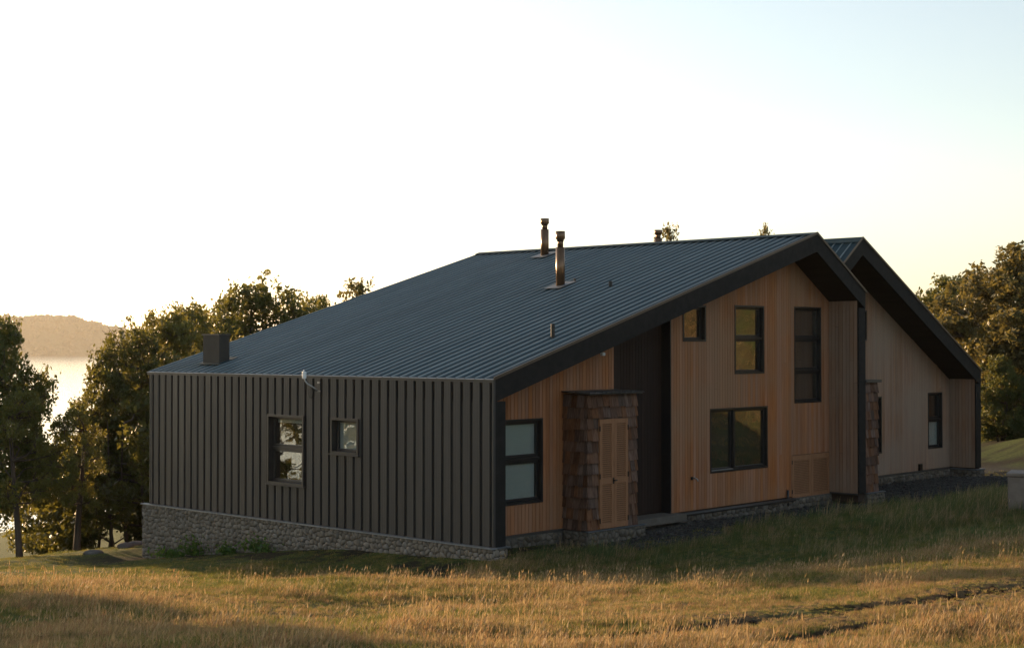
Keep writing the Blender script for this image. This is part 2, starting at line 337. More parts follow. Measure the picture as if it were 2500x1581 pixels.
def build_ground():
    def axis(lo, hi, step, far0, far1):
        a = list(np.arange(lo, hi + 1e-6, step)); s = step
        v = lo
        left = []
        while v > far0: s *= 1.22; v -= s; left.append(v)
        s = step; v = hi; right = []
        while v < far1: s *= 1.22; v += s; right.append(v)
        return np.array(left[::-1] + a + right)
    X = axis(-22, 26, .2, -3500, 5200); Y = axis(-20, 18, .2, -2600, 5600)
    gx, gy = np.meshgrid(X, Y); gzv = ground_z(gx, gy)
    nx, ny = len(X), len(Y)
    dry, soil, grav, hgt = zones(gx.ravel(), gy.ravel())
    gzv = gzv - (0.11 * soil * (rut_dist(gx.ravel(), gy.ravel()) < 1)).reshape(gzv.shape)
    co = np.stack([gx.ravel(), gy.ravel(), gzv.ravel()], 1)
    i = np.arange(nx * ny).reshape(ny, nx)
    q = np.stack([i[:-1, :-1].ravel(), i[:-1, 1:].ravel(), i[1:, 1:].ravel(), i[1:, :-1].ravel()], 1)
    me = bpy.data.meshes.new('ground'); me.vertices.add(len(co)); me.vertices.foreach_set('co', co.ravel())
    me.loops.add(q.size); me.loops.foreach_set('vertex_index', q.ravel()); me.polygons.add(len(q))
    me.polygons.foreach_set('loop_start', np.arange(0, q.size, 4)); me.polygons.foreach_set('use_smooth', np.ones(len(q), bool))
    me.update(calc_edges=True)
    a = me.attributes.new('zone', 'FLOAT_COLOR', 'POINT')
    a.data.foreach_set('color', np.stack([dry, soil, grav, np.ones_like(dry)], 1).astype(np.float32).ravel())
    m, n, L = NM('ground_turf')
    out = N(n, 'ShaderNodeOutputMaterial'); p = N(n, 'ShaderNodeBsdfPrincipled'); p.inputs['Roughness'].default_value = .95; p.inputs['Specular IOR Level'].default_value = .1
    at_ = N(n, 'ShaderNodeAttribute', attribute_name='zone'); sp = N(n, 'ShaderNodeSeparateColor'); L.new(at_.outputs['Color'], sp.inputs[0])
    g = N(n, 'ShaderNodeNewGeometry')
    def noise(s, d=6):
        t = N(n, 'ShaderNodeTexNoise'); t.inputs['Scale'].default_value = s; t.inputs['Detail'].default_value = d; t.inputs['Roughness'].default_value = .65
        L.new(g.outputs['Position'], t.inputs['Vector']); return t.outputs['Fac']
    def mix(f, a, b):
        x = N(n, 'ShaderNodeMix', data_type='RGBA'); L.new(f, x.inputs[0]); L.new(a, x.inputs[6]); L.new(b, x.inputs[7]); return x.outputs[2]
    fine = noise(9); big = noise(.35, 4)
    gr = ramp(n, [(.3, (.030, .046, .013)), (.7, (.098, .112, .034))]); L.new(fine, gr.inputs[0])
    dr = ramp(n, [(.3, (.045, .033, .017)), (.7, (.17, .120, .060))]); L.new(fine, dr.inputs[0])
    so = ramp(n, [(.35, (.014, .011, .008)), (.7, (.045, .034, .024))]); L.new(noise(14), so.inputs[0])
    gv = ramp(n, [(.3, (.030, .028, .026)), (.62, (.070, .066, .060)), (.8, (.15, .142, .130))]); L.new(noise(22, 3), gv.inputs[0])
    # dryness keeps varying beyond the mapped area
    ad = N(n, 'ShaderNodeMath', operation='MULTIPLY_ADD'); L.new(big, ad.inputs[0]); ad.inputs[1].default_value = .4; ad.inputs[2].default_value = -.22
    dd = N(n, 'ShaderNodeMath', operation='ADD', use_clamp=True); L.new(sp.outputs[0], dd.inputs[0]); L.new(ad.outputs[0], dd.inputs[1])
    c = mix(dd.outputs[0], gr.outputs[0], dr.outputs[0]); c = mix(sp.outputs[1], c, so.outputs[0]); c = mix(sp.outputs[2], c, gv.outputs[0])
    L.new(c, p.inputs['Base Color'])
    b = N(n, 'ShaderNodeBump'); b.inputs['Strength'].default_value = .9; b.inputs['Distance'].default_value = .06
    L.new(noise(16, 8), b.inputs['Height']); L.new(b.outputs[0], p.inputs['Normal']); L.new(p.outputs[0], out.inputs[0])
    me.materials.append(m)
    return tag(link('ground', me), kind='structure')
build_ground()

# lake and the far shore
LAKE_Z = -24.8
m, n, L = NM('lake_water')
out = N(n, 'ShaderNodeOutputMaterial'); p = N(n, 'ShaderNodeBsdfPrincipled'); p.inputs['Base Color'].default_value = (.02, .03, .032, 1); p.inputs['Roughness'].default_value = .12; p.inputs['IOR'].default_value = 1.33
g = N(n, 'ShaderNodeNewGeometry'); mp = N(n, 'ShaderNodeMapping'); mp.inputs['Scale'].default_value = (.5, 1.2, 1); L.new(g.outputs['Position'], mp.inputs[0])
t = N(n, 'ShaderNodeTexNoise'); t.inputs['Scale'].default_value = 1.1; t.inputs['Detail'].default_value = 4; L.new(mp.outputs[0], t.inputs['Vector'])
b = N(n, 'ShaderNodeBump'); b.inputs['Strength'].default_value = .25; b.inputs['Distance'].default_value = .1; L.new(t.outputs['Fac'], b.inputs['Height']); L.new(b.outputs[0], p.inputs['Normal'])
L.new(p.outputs[0], out.inputs[0]); M['water'] = m
tag(MB().add([(-3400, 20, LAKE_Z), (5100, 20, LAKE_Z), (5100, 5500, LAKE_Z), (-3400, 5500, LAKE_Z)], [(0, 1, 2, 3)]).build('lake', 'water', recalc=False), kind='structure')
M['far_wood'] = surf('far_woodland', (.020, .028, .012), (.055, .062, .028), rough=.95, scale=.15, bump=.8, bscale=.2, bdist=3, island=True, rnd=.3)
def far_shore():
    hd = ray(120, 843); hd = hd / np.hypot(hd[0], hd[1]); sd_ = np.array([hd[1], -hd[0]])
    U = np.arange(-2200, 1900, 16.0); V = np.arange(0, 700, 16.0)
    u, v = np.meshgrid(U, V)
    # ridge profile along the shore: highest a little right of the frame edge, falling to the right
    top = 86 + 10 * np.exp(-((u + 40) / 170) ** 2) - 26 * sstep(40, 260, u) + 24 * (fbm(u / 500, v * 0 + 3, 8) - .5)
    z = top * sstep(0, 120, v) * (1 - .6 * sstep(350, 700, v)) + 9 * (fbm(u / 42, v / 42, 12) - .5) * sstep(0, 40, v)
    d = 4490 + 90 * (fbm(u / 400, u * 0, 4) - .5) + v
    x = CAM[0] + hd[0] * d + sd_[0] * u; y = CAM[1] + hd[1] * d + sd_[1] * u
    mb = MB(); nx = len(U); mb.v = list(zip(x.ravel(), y.ravel(), (LAKE_Z - 1.5 + z).ravel()))
    mb.f = [(j * nx + i, j * nx + i + 1, (j + 1) * nx + i + 1, (j + 1) * nx + i) for j in range(len(V) - 1) for i in range(nx - 1)]
    tag(mb.build('far_hill', 'far_wood', recalc=False, smooth=True), kind='structure')
    # crowns of the wood on that hill
    rng = np.random.default_rng(4); mb = MB()
    base = bmesh.new(); bmesh.ops.create_icosphere(base, subdivisions=2, radius=1); bv = np.array([w.co[:] for w in base.verts]); bf = [tuple(w.index for w in f.verts) for f in base.faces]; base.free()
    for k in range(1500):
        j = int(rng.integers(0, 14) if rng.random() < .75 else rng.integers(0, len(V))); i = int(np.clip(rng.normal(nx / 2, nx * (.10 if k < 1000 else .25)), 0, nx - 1)); q = j * nx + i
        s = rng.uniform(6, 13); sc_ = np.array([s, s, s * rng.uniform(.8, 1.3)]) * (1 + .22 * rng.normal(size=(len(bv), 1)))
        mb.add(bv * sc_ + np.array((x.ravel()[q] + rng.uniform(-8, 8), y.ravel()[q] + rng.uniform(-8, 8), LAKE_Z - 1.5 + z.ravel()[q] + s * .35)), bf)
    tag(mb.build('far_forest', 'far_wood', recalc=False), 'hazy wooded hill crown across the lake', 'forest', kind='stuff')
far_shore()

# ------------------------------------------------------------------ building helpers
def mapG(yp): return lambda u, v, w: (u, yp - w, v)       # wall facing -Y, w outward
def mapX(xp): return lambda u, v, w: (xp - w, u, v)       # wall facing -X, w outward
def wbox(mb, f, u0, u1, v0, v1, w0, w1):
    return mb.hexa([f(u0, v0, w0), f(u1, v0, w0), f(u1, v0, w1), f(u0, v0, w1)], [f(u0, v1, w0), f(u1, v1, w0), f(u1, v1, w1), f(u0, v1, w1)])
def cut_wall(mb, f, u0, u1, v0, vtop, holes, w0, w1, brk=()):
    """vertical strips between u0 and u1 from v0 up to vtop(u), leaving the holes out"""
    us = sorted({u0, u1, *[h for H in holes for h in H[:2] if u0 < h < u1], *[b for b in brk if u0 < b < u1]})
    for a, b in zip(us[:-1], us[1:]):
        if b - a < 1e-4: continue
        mid = (a + b) / 2; cur = v0
        for H in sorted([H for H in holes if H[0] < mid < H[1]], key=lambda H: H[2]):
            if H[2] > cur + .01: wbox(mb, f, a, b, cur, H[2], w0, w1)
            cur = max(cur, H[3])
        ta, tb = vtop(a), vtop(b)
        if min(ta, tb) > cur + .005:
            mb.hexa([f(a, cur, w0), f(b, cur, w0), f(b, cur, w1), f(a, cur, w1)], [f(a, ta, w0), f(b, tb, w0), f(b, tb, w1), f(a, ta, w1)])
def pieces(mb):
    """the boxes of one strip, those that touch sideways kept together"""
    bx = [mb.v[i:i + 8] for i in range(0, len(mb.v), 8)]; out = []
    for b in bx:
        z0 = min(p[2] for p in b); z1 = max(p[2] for p in b)
        for g in out:
            if z0 < g[2] - 1e-3 and z1 > g[1] + 1e-3: g[0].append(b); g[1] = min(g[1], z0); g[2] = max(g[2], z1); break
        else: out.append([[b], z0, z1])
    res = []
    for g in out:
        m_ = MB()
        for b in g[0]: m_.hexa(b[:4], b[4:])
        res.append(m_)
    return res
def boards(parent, f, u0, u1, v0, vtop, holes, mat, pitch=.108, thick=.03, gap=.010, seed=0, brk=(), joint=.16):
    rng = random.Random(seed); u = u0; k = 0
    while u < u1 - .02:
        e = min(u + pitch, u1); hs = list(holes); t = thick + rng.uniform(-.0025, .0025)
        if rng.random() < joint:
            z = rng.choice([1.1, 1.45, 2.55, 2.9, 3.4, 4.3]) + rng.uniform(-.1, .1); hs.append((u, e, z, z + .006))
        mb = MB(); cut_wall(mb, f, u, e - gap, v0, vtop, hs, 0, -t, brk)
        for q in pieces(mb): q.build('board', mat, parent)
        u = e
def window(parent, f, u0, u1, v0, v1, vs=(), us=(), frame='frame_black', depth=.13, blinds=(), trim=.045, proud=.012, curtain=(), sash=.055):
    """outer lining with one sash, pane and perhaps a blind for each light"""
    mb = MB()
    wbox(mb, f, u0, u0 + trim, v0, v1, proud, -depth - .05); wbox(mb, f, u1 - trim, u1, v0, v1, proud, -depth - .05)
    wbox(mb, f, u0 + trim, u1 - trim, v1 - trim, v1, proud, -depth - .05); wbox(mb, f, u0 + trim, u1 - trim, v0, v0 + trim, proud, -depth - .05)
    W = mb.build('window', frame, parent)
    ub = [u0 + trim, *us, u1 - trim]; vb = [v0 + trim, *sorted(vs), v1 - trim]
    for v in sorted(vs): wbox(mb2 := MB(), f, u0 + trim, u1 - trim, v - .025, v + .025, -.03, -depth - .045); mb2.build('transom', frame, W)
    for u in us: wbox(mb3 := MB(), f, u - .03, u + .03, v0 + trim, v1 - trim, -.03, -depth - .045); mb3.build('mullion', frame, W)
    k = 0
    for j in range(len(vb) - 1):
        for i in range(len(ub) - 1):
            a, b, c, d = ub[i], ub[i + 1], vb[j], vb[j + 1]
            a += .03 if i > 0 else 0; b -= .03 if i < len(ub) - 2 else 0; c += .025 if j > 0 else 0; d -= .025 if j < len(vb) - 2 else 0
            a += .002; b -= .002; c += .002; d -= .002
            dp = depth - (.03 if (len(us) and i == len(ub) - 2) else 0)
            mb = MB(); w0, w1 = -dp + .045, -dp - .01
            wbox(mb, f, a, a + sash, c, d, w0, w1); wbox(mb, f, b - sash, b, c, d, w0, w1)
            wbox(mb, f, a + sash, b - sash, d - sash, d, w0, w1); wbox(mb, f, a + sash, b - sash, c, c + sash, w0, w1)
            mb.build('sash', frame, W, bevel=.006)
            mb = MB(); wbox(mb, f, a + sash - .004, b - sash + .004, c + sash - .004, d - sash + .004, -dp + .02, -dp + .012); mb.build('pane', 'pane', W)
            if k in blinds: mb = MB(); wbox(mb, f, a + .02, b - .02, c + .01, d - .01, -dp - .012, -dp - .018); mb.build('blind', 'blind', W)
            if k in curtain: mb = MB(); wbox(mb, f, a + .40, b - .0, c - .03, d + .03, -dp - .09, -dp - .11); mb.build('curtain', 'curtain', W)
            k += 1
    return W
def voronoi_stones(parent, f, u0, u1, v0f, v1, spacing=.125, seed=1, keep=None, hgt=.04, limit=300, order=None, mat='stone'):
    """rounded field stones, one object each (the largest `limit` in view), the rest joined"""
    rng = np.random.default_rng(seed); P = []
    vmin = min(v0f(u) for u in np.linspace(u0, u1, 40)) - .1; r = 0; v = vmin
    while v < v1 + spacing:
        u = u0 - spacing + (r % 2) * spacing * .5
        while u < u1 + spacing:
            P.append((u + rng.normal(0, spacing * .24), v + rng.normal(0, spacing * .20))); u += spacing * rng.uniform(.8, 1.5)
        v += spacing * rng.uniform(.78, 1.0); r += 1
    P = np.array(P); cells = []
    for i, c in enumerate(P):
        if not (u0 - .05 < c[0] < u1 + .05 and v0f(c[0]) - .12 < c[1] < v1 + .03): continue
        poly = [np.array(q) for q in ((u0, vmin - .2), (u1, vmin - .2), (u1, v1), (u0, v1))]
        d = np.hypot(*(P - c).T); nb = np.argsort(d)[1:15]
        for j in nb:
            nrm = P[j] - c; mid = (P[j] + c) / 2; res = []
            for k in range(len(poly)):
                a, b = poly[k], poly[(k + 1) % len(poly)]; da, db = (a - mid) @ nrm, (b - mid) @ nrm
                if da <= 0: res.append(a)
                if da * db < 0: res.append(a + (b - a) * da / (da - db))
            poly = res
            if len(poly) < 3: break
        if len(poly) < 3: continue
        poly = np.array(poly); ce = poly.mean(0); area = .5 * abs(np.dot(poly[:, 0], np.roll(poly[:, 1], 1)) - np.dot(poly[:, 1], np.roll(poly[:, 0], 1)))
        if area < spacing ** 2 * .15: continue
        cells.append((area, ce, poly))
    if order: cells.sort(key=lambda c: -c[0] * order(c[1]))
    rest = MB()
    for k, (area, ce, poly) in enumerate(cells):
        q = ce + (poly - ce) * .955
        q = np.concatenate([[.75 * a + .25 * b, .25 * a + .75 * b] for a, b in zip(q, np.roll(q, -1, 0))])
        h = hgt * rng.uniform(.6, 1.25) * min(1.3, math.sqrt(area) / spacing); n = len(q); mb = MB()
        tl = rng.normal(0, .08, 2)
        r0 = [f(a[0], a[1], -.02) for a in q]
        r1 = [f(*(ce + (a - ce) * .90), h * (.62 + tl @ (a - ce) / .06 * .5)) for a in q]
        r2 = [f(*(ce + (a - ce) * .50), h * (.96 + tl @ (a - ce) / .06 * .3)) for a in q]
        faces = [(i, (i + 1) % n, n + (i + 1) % n, n + i) for i in range(n)] + [(n + i, n + (i + 1) % n, 2 * n + (i + 1) % n, 2 * n + i) for i in range(n)] + [tuple(range(2 * n, 3 * n))]
        mb.add(r0 + r1 + r2, faces)
        if k < limit:
            c3 = Vector(f(ce[0], ce[1], 0)); me = mb.mesh('stone', mat, c3, True); link('stone', me, parent, c3 - wloc(parent))
        else: rest.add(mb.v, mb.f)
    if rest.v: rest.build('small_stones', 'stone_small' if mat == 'stone' else mat, parent, smooth=True, kind='stuff')
def louvre_leaf(parent, name, f, u0, u1, v0, v1, panels, stile=.075, w=.045, mat='tan_paint', pitch=.044):
    mb = MB(); cuts = sorted(panels)
    wbox(mb, f, u0, u0 + stile, v0, v1, w, 0); wbox(mb, f, u1 - stile, u1, v0, v1, w, 0)
    edges = [v0] + [e for p in cuts for e in p] + [v1]
    for a, b in zip(edges[::2], edges[1::2]): wbox(mb, f, u0 + stile, u1 - stile, a, b, w - .002, 0)
    leaf = mb.build(name, mat, parent, bevel=.004)
    sl = MB()
    for a, b in cuts:
        v = a + .004
        while v < b - .01:
            sl.hexa([f(u0 + stile, v, w - .004), f(u1 - stile, v, w - .004), f(u1 - stile, v + .006, w - .004), f(u0 + stile, v + .006, w - .004)],
                    [f(u0 + stile, v + .026, w - .036), f(u1 - stile, v + .026, w - .036), f(u1 - stile, v + .032, w - .036), f(u0 + stile, v + .032, w - .036)]); v += pitch
    sl.build('louvre_slats', mat, leaf, kind='stuff')
    return leaf

# ------------------------------------------------------------------ main house
LH = 11.64; RX, RZ = 11.674, 6.706; EX, EZ = 14.04, 5.33; E0 = 3.27
def roof_z(x): return E0 + (RZ - E0) * x / RX if x <= RX else RZ - (RZ - EZ) * (x - RX) / (EX - RX)
GY = .853
house = empty('house', (0, 0, 0), 'large gabled house with long low steel roof, steel side wall and cedar front', 'house')
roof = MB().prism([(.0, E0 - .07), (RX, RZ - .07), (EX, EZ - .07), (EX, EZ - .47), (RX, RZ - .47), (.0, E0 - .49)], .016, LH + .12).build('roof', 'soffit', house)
def rib_profile(pitch, rib, hgt, side):
    return [(0, 0), (pitch - rib - 2 * side, 0), (pitch - rib - side, hgt), (pitch - side, hgt), (pitch, 0)]
def panel_mesh(name, x0, z0, x1, z1, prof, mat):
    v = []; f = []
    for x, z in ((x0, z0), (x1, z1)):
        v += [(x, p, z + h) for p, h in prof]
    n = len(prof)
    v += [(x, p, z - .012) for x, z in ((x0, z0), (x1, z1)) for p in (prof[0][0], prof[-1][0])]
    f = [(i, i + 1, n + i + 1, n + i) for i in range(n - 1)]
    f += [tuple([2 * n, 2 * n + 1] + list(range(n - 1, -1, -1))), tuple([2 * n + 3, 2 * n + 2] + list(range(n, 2 * n))), (2 * n, 2 * n + 2, 2 * n + 3, 2 * n + 1)]
    mb = MB(); mb.add(v, f); me = mb.mesh(name, mat, recalc=False)
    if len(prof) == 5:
        me.materials.append(M['seam_sheen'])
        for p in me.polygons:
            if p.index in (1, 2, 3): p.material_index = 1  # rib sides and top carry the painted sheen
    return me
def lay_panels(parent, x0, x1, zf, ya, yb, pitch, mat='metal_roof'):
    n = round((yb - ya) / pitch); pitch = (yb - ya) / n
    me = panel_mesh('roof_panel', x0, zf(x0) - .045, x1, zf(x1) - .045, rib_profile(pitch, .022, .032, .009), mat)
    for k in range(n): link('roof_panel', me, parent, Vector((0, ya + k * pitch, 0)) - wloc(parent))
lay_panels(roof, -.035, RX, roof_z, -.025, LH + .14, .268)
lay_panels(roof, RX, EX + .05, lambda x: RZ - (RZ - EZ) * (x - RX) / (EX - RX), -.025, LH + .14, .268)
MB().prism([(RX - .20, roof_z(RX - .20) + .006), (RX, RZ + .012), (RX + .18, roof_z(RX + .18) + .006), (RX + .18, roof_z(RX + .18) - .004), (RX, RZ + .002), (RX - .20, roof_z(RX - .20) - .004)], -.045, LH + .16).build('ridge_cap', 'metal_roof', roof)
B('eave_flashing', 'metal_trim', roof, -.058, -.002, -.04, LH + .15, 3.165, 3.222)
mb = MB()      # screwed down eave strip in the lighter sill metal
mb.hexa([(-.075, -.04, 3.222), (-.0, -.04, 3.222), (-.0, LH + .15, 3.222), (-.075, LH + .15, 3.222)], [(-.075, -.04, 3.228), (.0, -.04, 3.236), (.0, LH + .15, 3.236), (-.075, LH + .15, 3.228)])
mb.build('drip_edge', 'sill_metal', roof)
def rake(parent, poly_top, drop, y0, y1, mat, name):
    (xa, za), (xb, zb) = poly_top
    return MB().prism([(xa, za), (xb, zb), (xb, zb - drop), (xa, za - drop)], y0, y1).build(name, mat, parent)
for yy0, yy1 in ((-.034, .012), (LH + .124, LH + .155)):
    rake(house, [(.0, E0 - .035), (RX, RZ - .035)], .445, yy0, yy1, 'black_timber', 'bargeboard')
    rake(house, [(RX + .001, RZ - .035), (EX + .02, EZ - .045)], .445, yy0, yy1, 'black_timber', 'bargeboard')
rake(house, [(-.05, E0 + .005), (RX, RZ + .02)], .062, -.06, -.036, 'fascia_trim', 'barge_flashing')
rake(house, [(RX + .001, RZ + .02), (EX + .07, EZ - .02)], .062, -.06, -.036, 'fascia_trim', 'barge_flashing')
B('corner_post', 'black_timber', house, .004, .292, -.034, .012, .0, E0 - .47)
B('corner_post', 'black_timber', house, EX - .33, EX + .01, -.034, .012, .03, EZ - .47)
# side walls, body, steel cladding
HX = [(5.68, 6.97, .80, 2.345), (3.88, 4.775, 1.575, 2.34)]
mb = MB(); cut_wall(mb, mapX(.02), .016, LH, -.02, lambda u: E0 - .50, HX, 0, -.12)
metal_wall = mb.build('side_wall', 'interior', house)
B('side_wall', 'joint', house, EX - .30, EX - .002, .016, LH, -.2, EZ - .48)
MB().prism([(.75, -.2), (.75, E0 - .30), (RX, RZ - .52), (EX - .32, EZ - .52), (EX - .32, -.2)], 1.42, LH - .03).build('house_body', 'interior', house)
B('end_wall', 'cedar', house, .13, EX - .31, LH - .028, LH + .0, -.2, E0 - .52)
WPITCH = .2675
def wall_panel(y0, y1):
    prof = [(0, .0), (.066, .0), (.076, .050), (.125, .050), (.129, .054), (.133, .050), (.197, .050), (.201, .054), (.205, .050), (.257, .050), (WPITCH, .0)]   # recess then raised pan, w outward
    def w_at(t):
        for (a, wa), (b, wb) in zip(prof[:-1], prof[1:]):
            if a - 1e-6 <= t <= b + 1e-6: return wa + (wb - wa) * (t - a) / max(b - a, 1e-6)
        return 0
    brk = sorted({h for H in HX for h in H[:2] if y0 < h < y1} | {y0, y1}); strips = {}
    for a, b in zip(brk[:-1], brk[1:]):
        ts = sorted({a - y0, b - y0} | {p for p, _ in prof if a - y0 < p < b - y0})
        vi = [(0.0, E0 - .10, 'all')]
        for H in HX:
            if H[0] < (a + b) / 2 < H[1]: vi = [(0.0, H[2], 'low'), (H[3], E0 - .10, 'high')]
        for v0, v1, key in vi:
            mb = strips.setdefault(key, MB()); n = len(ts); pts = [(-w_at(t), y0 + t, v) for v in (v0, v1) for t in ts]
            mb.add(pts, [(i, i + 1, n + i + 1, n + i) for i in range(n - 1)])
    for mb in strips.values(): mb.build('wall_panel', 'metal_wall', metal_wall, recalc=False)
y = .0
while y < LH - .02:
    wall_panel(y, min(y + WPITCH, LH - .012)); y += WPITCH
scr = MB()
for k in range(43):
    for zz in (.06, 1.22, 2.38):
        yy = k * WPITCH + .085
        if any(H[0] - .05 < yy < H[1] + .05 and H[2] - .05 < zz < H[3] + .05 for H in HX): continue
        scr.box(-.054, -.047, yy - .005, yy + .005, zz - .005, zz + .005)
scr.build('screws', 'metal_grey', metal_wall, kind='stuff')
B('corner_trim', 'metal_trim', house, -.06, .0, LH - .012, LH + .03, .0, E0 - .10)
B('corner_trim', 'metal_trim', house, -.055, .003, -.036, -.0005, .0, E0 - .10)
# windows in the steel wall
for k, (a, b, c, d) in enumerate(HX):
    w = window(house, mapX(0), a, b, c, d, vs=(1.60,) if k == 0 else (), frame='frame_brown', depth=.10, blinds=() if k == 0 else (0,), trim=.05, proud=.085)
    mb = MB(); wbox(mb, mapX(0), a - .03, b + .03, c - .03, c - .002, .11, -.02); mb.build('sill', 'metal_trim', w)
    if k == 0: mb = MB(); wbox(mb, mapX(0), a + .1, b - .1, d - .19, d - .06, -.16, -.19); mb.build('blind', 'blind', w)
# sill flashing and stone base
B('base_flashing', 'sill_metal', house, -.14, .003, -.09, LH + .30, -.028, -.004)
B('base_flashing', 'metal_grey', house, .004, .38, -.09, .02, -.028, -.004)
foundation = MB().box(-.085, .3, -.055, LH + .27, -2.0, -.03).box(.301, EX - .0, .80, 1.2, -.8, -.012).build('foundation', 'mortar', house)
voronoi_stones(foundation, mapX(-.085), -.06, LH + .28, lambda u: gz(-.15, u), -.03, .120, 3, limit=300, order=lambda c: 1 / (29 + .68 * c[0]) ** 2)
voronoi_stones(foundation, mapG(-.055), -.08, .30, lambda u: gz(u, -.1), -.03, .13, 5, limit=60)
for a, b, s in ((.32, 2.9, 7), (4.86, 11.8, 8), (11.82, 13.7, 9)):
    voronoi_stones(foundation, mapG(.80), a, b, lambda u: gz(u, .7), -.02, .15, s, limit=0, hgt=.03, mat='stone_plinth')
# cedar front
HG = [(.62, 2.36, .63, 2.376), (4.70, 6.79, -.1, 9.0), (7.24, 8.156, 3.973, 4.83), (9.345, 10.635, 3.185, 4.865), (12.015, 13.31, 2.40, 4.88), (8.32, 10.775, .843, 2.376), (11.89, 13.742, -.2, 1.08)]
soff = lambda u: roof_z(u) - .475
mb = MB(); cut_wall(mb, mapG(GY + .034), .13, EX - .31, -.01, soff, HG, 0, -.05, (RX,))
gable = mb.build('gable_wall', 'joint', house)
boards(gable, mapG(GY), .31, EX - .30, .03, soff, HG, 'cedar', seed=2, brk=(RX,))
ret = MB().box(EX - .318, EX - .301, .014, GY + .03, .0, EZ - .48).build('return_wall', 'joint', house)
boards(ret, mapX(EX - .342), .016, GY + .002, .03, lambda u: roof_z(EX - .33) - .48, [], 'cedar_grey', seed=4, thick=.022, joint=.3)
f = mapG(GY)
window(house, f, .62, 2.36, .63, 2.376, vs=(1.545,), blinds=(0, 1), sash=.07)
window(house, f, 7.24, 8.156, 3.973, 4.83)
window(house, f, 9.345, 10.635, 3.185, 4.865, vs=(4.06,))
window(house, f, 12.015, 13.31, 2.40, 4.88, vs=(3.23, 4.06), curtain=(0, 1, 2))
w = window(house, f, 8.32, 10.775, .843, 2.376, us=(9.36,))
mb = MB(); wbox(mb, f, 8.36, 9.33, .89, .905, -.03, -.08); mb.build('sliding_track', 'galv', w)
# door recess
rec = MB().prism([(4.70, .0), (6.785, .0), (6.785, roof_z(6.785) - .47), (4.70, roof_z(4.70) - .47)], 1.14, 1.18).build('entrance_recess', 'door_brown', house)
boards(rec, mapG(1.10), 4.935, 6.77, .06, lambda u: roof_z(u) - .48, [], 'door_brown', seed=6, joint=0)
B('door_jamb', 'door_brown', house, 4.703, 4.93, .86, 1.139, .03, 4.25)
B('door_jamb', 'frame_black', house, 6.745, 6.787, .845, 1.139, .03, roof_z(6.745) - .478)
B('doorstep', 'slab', house, 4.88, 6.98, .55, 1.13, -.14, .028, bevel=.012)
B('recess_lamp', 'galv', house, 5.10, 5.15, 1.05, 1.098, 3.40, 3.46, bevel=.012)
# louvred hatch, base trim, pipes on the front
hatch = B('vent_hatch', 'joint', house, 11.90, 13.735, .90, .93, -.1, 1.075)
for a, b in ((11.905, 12.81), (12.825, 13.73)): louvre_leaf(hatch, 'hatch_leaf', mapG(.895), a, b, -.095, 1.065, [(.06, .93)], stile=.09)
MB().tube([(6.95, .775, -.03), (11.88, .775, -.035)], .045, 8).build('base_trim', 'metal_trim', house, smooth=True)
B('base_trim', 'metal_trim', house, .31, 2.95, .79, .85, -.01, .028)
B('base_trim', 'metal_trim', house, EX - .40, EX - .343, -.0, .80, -.01, .028)
MB().tube([(11.62, .80, -.2), (11.62, .80, .22)], .03, 8).build('drain_pipe', 'frame_black', house, smooth=True)
for hx in (11.90, 13.72):
    for hz in (.1, .85): B('hinge', 'iron', hatch, hx - .012, hx + .012, .84, .852, hz, hz + .1)
# things on the roof
def nrm_pt(x, yv): return (x, yv, roof_z(x))
def flue(parent, x, yv, zb, zt, r, collar=True):
    h = zt - zb
    o = MB().tube([(x, yv, zb - .08), (x, yv, zb + h * .70)], r, 20).build('flue_pipe', 'metal_flue', parent, smooth=False)
    for p in o.data.polygons: p.use_smooth = len(p.vertices) == 4
    nk = MB().tube([(x, yv, zb + h * .70), (x, yv, zb + h * .86)], r * .66, 20).build('flue_neck', 'metal_flue', o)
    for p in nk.data.polygons: p.use_smooth = len(p.vertices) == 4
    cp = MB().tube([(x, yv, zb + h * .80), (x, yv, zb + h * .84), (x, yv, zb + h * .865), (x, yv, zt)], [r * .68, r * .8, r * 1.06, r * 1.06], 20).build('flue_cap', 'metal_flue', o)
    for p in cp.data.polygons: p.use_smooth = len(p.vertices) == 4
    return o
for x, yv, zt, r in ((10.865, 8.387, 7.50, .117), (7.193, 4.587, 6.73, .113)):
    o = flue(house, x, yv, roof_z(x), zt, r)
    a, b = x - .32, x + .32
    MB().hexa([(a, yv - .27, roof_z(a) + .0), (b, yv - .27, roof_z(b) + .0), (b, yv + .27, roof_z(b) + .0), (a, yv + .27, roof_z(a) + .0)],
              [(a, yv - .27, roof_z(a) + .012), (b, yv - .27, roof_z(b) + .012), (b, yv + .27, roof_z(b) + .012), (a, yv + .27, roof_z(a) + .012)]).build('flue_flashing', 'metal_grey', o)
MB().tube([(2.802, .962, 4.0), (2.802, .962, 4.34)], .042, 12).build('vent_pipe', 'metal_box', house, smooth=False)
MB().tube([(7.07, 2.877, 5.30), (7.07, 2.877, 5.43)], .045, 10).build('vent_pipe', 'metal_box', house)
MB().tube([(7.58, 4.44, 5.46), (7.58, 4.44, 5.56)], .03, 10).build('vent_pipe', 'metal_box', house)
bx = MB().box(.60, .90, 9.72, 10.38, 3.30, 4.13).build('box_chimney', 'metal_box', house)
B('chimney_cap', 'metal_trim', bx, .575, .925, 9.695, 10.405, 4.131, 4.16)
MB().hexa([(.52, 9.62, roof_z(.52)), (1.1, 9.62, roof_z(1.1)), (1.1, 10.46, roof_z(1.1)), (.52, 10.46, roof_z(.52))], [(.52, 9.62, roof_z(.52) + .01), (1.1, 9.62, roof_z(1.1) + .01), (1.1, 10.46, roof_z(1.1) + .01), (.52, 10.46, roof_z(.52) + .01)]).build('chimney_flashing', 'metal_roof', bx)

